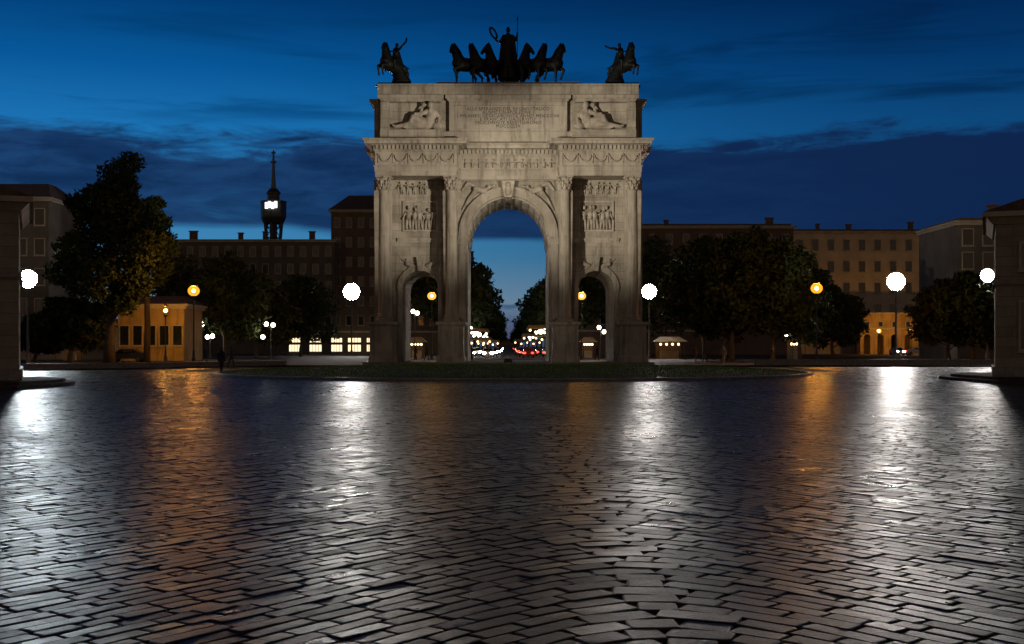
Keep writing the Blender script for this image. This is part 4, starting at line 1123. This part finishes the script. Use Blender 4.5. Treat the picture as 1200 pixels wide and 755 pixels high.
kiosk(70, 90, 408, 140, 'lit cafe pavilion under the trees on the far left')
kiosk(770, 800, 405, 160, 'lit cafe pavilion just right of the arch')
for i, (px, py, z, sx, w_) in enumerate(((556, 386, 172, -1, 4.5), (560, 396, 200, -1, 5), (634, 382, 172, 1, 4.2), (628, 392, 200, 1, 5), (618, 398, 245, 1, 6), (572, 399, 245, -1, 5))):
    x = PX(px, z); h = PZ(py, z)
    o = thing('shop_awning', ('%s lit shop awning on the %s pavement of the avenue' % (('nearest', 'second', 'third')[(0, 1, 0, 1, 2, 2)[i]], 'left' if sx < 0 else 'right')), 'awning', (x, z, .1), 0, 'lit awnings along the avenue')
    m = MB(); m.frus((-w_ / 2, w_ / 2, -1.2, 1.2), h - .5, (-w_ / 2 + .3, w_ / 2 - .3, -.4, .8), h); m.build('canopy', AWNING, o)
    for q in range(5):
        m = MB(); m.ball((-w_ / 2 + .5 + q * (w_ - 1) / 4, -.9, h - .75 - .25 * (q % 2)), .17, 10, 6); m.build('bulb', L_CAFE, o, True)
    for s2 in (-1, 1):
        m = MB(); m.tube([(s2 * w_ * .45, 0, 0), (s2 * w_ * .45, 0, h - .5)], .06, 6); m.build('post', IRON, o)

# ------------------------------------------------------------------ cars
def car_meshes():
    P = {}
    prof = [(-2.1, .35), (-2.15, .62), (-2.0, .86), (-1.2, .95), (-.55, 1.38), (.75, 1.42), (1.5, .98), (2.05, .92), (2.15, .6), (2.1, .32)]
    m = MB(); m.prism_y([(x, z) for x, z in prof], -.82, .82)
    m.v = [(v[0], v[1] * (1.0 if v[2] < 1.0 else .86), v[2]) for v in m.v]
    P['body'] = m
    m = MB()
    m.add([(-1.12, -.70, .99), (-1.12, .70, .99), (-.60, .64, 1.34), (-.60, -.64, 1.34)], [(0, 1, 2, 3)]); m.v = [(v[0] - .06, v[1], v[2] + .05) for v in m.v]; m.box(-.5, .65, -.79, .79, 1.02, 1.33)
    P['windows'] = m
    m = MB(); m.tube([(0, -.12, 0), (0, .12, 0)], .32, 16); P['tyre'] = m
    m = MB(); m.tube([(0, -.135, 0), (0, .135, 0)], .19, 10); P['rim'] = m
    m = MB(); m.ball((0, 0, 0), (.08, .23, .15), 10, 6); P['light'] = m
    return P
CM = car_meshes()
def mk(name, mb, mat, smooth=False):
    o = mb.build(name, mat, None, smooth); me = o.data; bpy.data.objects.remove(o); return me
CAR_ME = {}
def car(lab, x, y, rz, paint, head=True, tail=False):
    o = thing('parked_car' if not (head or tail) else 'moving_car', lab, 'car', (x, y, .13 if abs(x) > 9 else .10), rz, 'cars in the avenue and by the pavement')
    pm = PAINT[paint]
    if not CAR_ME:
        CAR_ME.update(windows=mk('windows', CM['windows'], GLASS), tyre=mk('tyre', CM['tyre'], RUBBER, 'auto'), rim=mk('rim', CM['rim'], STEEL, 'auto'),
                      headlight=mk('headlight', CM['light'], L_HEAD, True), headlight_off=mk('headlight', CM['light'], STEEL, True), taillight=mk('taillight', CM['light'], L_TAIL, True))
    key = 'body' + paint
    if key not in CAR_ME: CAR_ME[key] = mk('body', CM['body'], pm)
    link('body', CAR_ME[key], o); link('windows', CAR_ME['windows'], o)
    for sx in (-1.35, 1.35):
        for sy in (-.74, .74):
            w_ = link('wheel', CAR_ME['tyre'], o, (sx, sy, .32)); link('rim', CAR_ME['rim'], w_)
    for sy in (-.58, .58):
        link('headlight', CAR_ME['headlight' if head else 'headlight_off'], o, (-2.12, sy, .68)); link('taillight', CAR_ME['taillight'], o, (2.12, sy, .72))
    return o
PAINT = {'white': M('white car paint', (.6, .6, .58), .3, .05), 'grey': M('grey car paint', (.16, .17, .18), .3, .05, metallic=.4), 'black': M('black car paint', (.02, .02, .022), .25, .05), 'red': M('red car paint', (.28, .03, .02), .3, .05)}
FRONT, REARV = R(90), R(-90)     # facing the camera: nose towards -y
cars = [(-3.0, 178, FRONT, 'white', True, 'nearest oncoming white car with headlights on in the avenue'), (-6.0, 190, FRONT, 'grey', True, 'oncoming grey car near the left kerb of the avenue'), (-2.7, 200, FRONT, 'black', True, 'oncoming black car behind the white one in the avenue'), (-5.6, 212, FRONT, 'white', True, 'oncoming white car farther down the left lane'),
        (-2.6, 228, FRONT, 'grey', True, 'oncoming grey car in the middle of the avenue queue'), (-5.4, 246, FRONT, 'grey', True, 'oncoming grey car far back in the left lane'), (-2.2, 266, FRONT, 'black', True, 'farthest oncoming dark car with headlights on'),
        (3.0, 176, REARV, 'red', False, 'nearest red car driving away with tail lights lit'), (6.2, 186, REARV, 'grey', False, 'grey car driving away near the right kerb of the avenue'), (2.6, 196, REARV, 'black', False, 'black car driving away behind the red one'), (5.8, 210, REARV, 'black', False, 'black car driving away in the right lane'), (2.4, 226, REARV, 'grey', False, 'grey car driving away in the middle of the avenue')]
lanes = [(-3.0, True, 'inner oncoming lane'), (-6.0, True, 'outer oncoming lane'), (2.9, False, 'inner leaving lane'), (5.9, False, 'outer leaving lane')]
nths = ('tenth', 'eleventh', 'twelfth', 'thirteenth', 'fourteenth')
for i, z in enumerate((290, 325, 370, 430, 510)):
    for j, (lx, hd, ln) in enumerate(lanes):
        cars.append((lx, z + j * 7, FRONT if hd else REARV, ('white', 'grey', 'black')[(i + j) % 3], hd, 'tiny distant %s car %s from the arch in the %s of the avenue' % (('white', 'grey', 'black')[(i + j) % 3], nths[i], ln)))
for (x, y, rz, pnt, hd, lab) in cars: car(lab, x, y, rz, pnt, hd, not hd)
car('car with bright headlights on facing the square before the arcaded house', PX(1051, 222), 222, FRONT, 'grey', True)
car('pale car parked side on before the arcaded house', PX(1074, 224), 224, R(180), 'white', False)
car('dark car parked side on right of the pale one', PX(1090, 226), 226, R(180), 'black', False)
car('dark car parked under the tallest tree on the left', PX(150, 128), 128, R(0), 'black', False)

# ------------------------------------------------------------------ people
SKIN = M('skin', (.32, .2, .15), .6, .1); CLOTH = [M('dark coat', (.02, .02, .025), .9, .2), M('brown jacket', (.06, .04, .03), .9, .2), M('blue jacket', (.03, .04, .07), .9, .2), M('pale coat', (.28, .25, .22), .9, .2)]
def person(px, z, lab, cloth, rz, stride=.25, gz=.0):
    o = thing('person', lab, 'person', (PX(px, z), z, gz), rz)
    s_ = stride
    sg = [((.09, 0, .95), .10, (.10, -s_ * .45, .50), .075), ((.10, -s_ * .45, .50), .07, (.10, -s_ * .6, .09), .05), ((.10, -s_ * .6, .05), .05, (.10, -s_ * .6 - .15, .04), .04),
          ((-.09, 0, .95), .10, (-.10, s_ * .35, .50), .075), ((-.10, s_ * .35, .50), .07, (-.10, s_ * .85, .12), .05), ((-.10, s_ * .85, .07), .05, (-.10, s_ * .85 - .14, .04), .04),
          ((0, 0, .95), .155, (0, 0, 1.2), .145), ((0, 0, 1.2), .15, (0, 0, 1.36), .17), ((-.17, 0, 1.40), .075, (.17, 0, 1.40), .075), ((0, 0, 1.42), .06, (0, 0, 1.53), .055),
          ((.2, 0, 1.39), .065, (.24, s_ * .25, 1.1), .05), ((.24, s_ * .25, 1.1), .05, (.23, s_ * .1, .86), .04), ((-.2, 0, 1.39), .065, (-.24, -s_ * .25, 1.1), .05), ((-.24, -s_ * .25, 1.1), .05, (-.23, -s_ * .4, .88), .04),
          ((0, -.01, 1.62), (.085, .10, .12)), ((0, -.11, 1.60), .02, (0, -.10, 1.63), .015)]
    blob('body', sg, cloth, o, .025, 2)
    m = MB(); m.ball((0, .02, 1.65), (.095, .105, .11), 12, 8); m.build('hair', CLOTH[0], o, True)
person(259.5, 76, 'person in dark clothes standing at the left tip of the turf island', CLOTH[0], R(160), .2, .0)
person(271, 99, 'person in a brown jacket walking behind the turf island', CLOTH[1], R(80), .35, .0)
ppl = [(848, 112, 3, 'person in a pale coat on the far pavement before the golden tree'), (815, 125, 1, 'person in brown walking on the far pavement right of the arch'), (826, 128, 2, 'person in a blue jacket walking right of the arch'), (487, 135, 0, 'dark figure standing in the left side passage'), (500, 138, 1, 'brown clad figure standing beside the amber lamp post'), (240, 112, 2, 'person in a blue jacket beside the left sodium lamp'),
       (552.5, 122, 0, 'dark figure at the left jamb of the great arch'), (700, 140, 0, 'dark figure standing in the right side passage'), (905, 118, 1, 'person in brown under the trees left of the right sodium lamp')]
for (px, z, c, lab) in ppl: person(px, z, lab, CLOTH[c], random.uniform(0, 6), .3, .13)

# bollards along the far kerb
bm_ = MB(); bm_.lathe([(.14, 0), (.14, .1), (.10, .16), (.09, .72), (.12, .76), (.11, .86), (.03, .93)], n=12)
bme = mk('bollard', bm_, STONE, 'auto')
bl = [(-70 + i * 2.6, 75.2 + i * .78) for i in range(11)]
for i, (x, y) in enumerate(bl):
    o = link('stone_bollard', bme); o.location = (x, y + 1.6, .13); tag(o, 'short round stone bollard behind the low wall on the left', 'bollard', 'stone bollards behind the left wall')
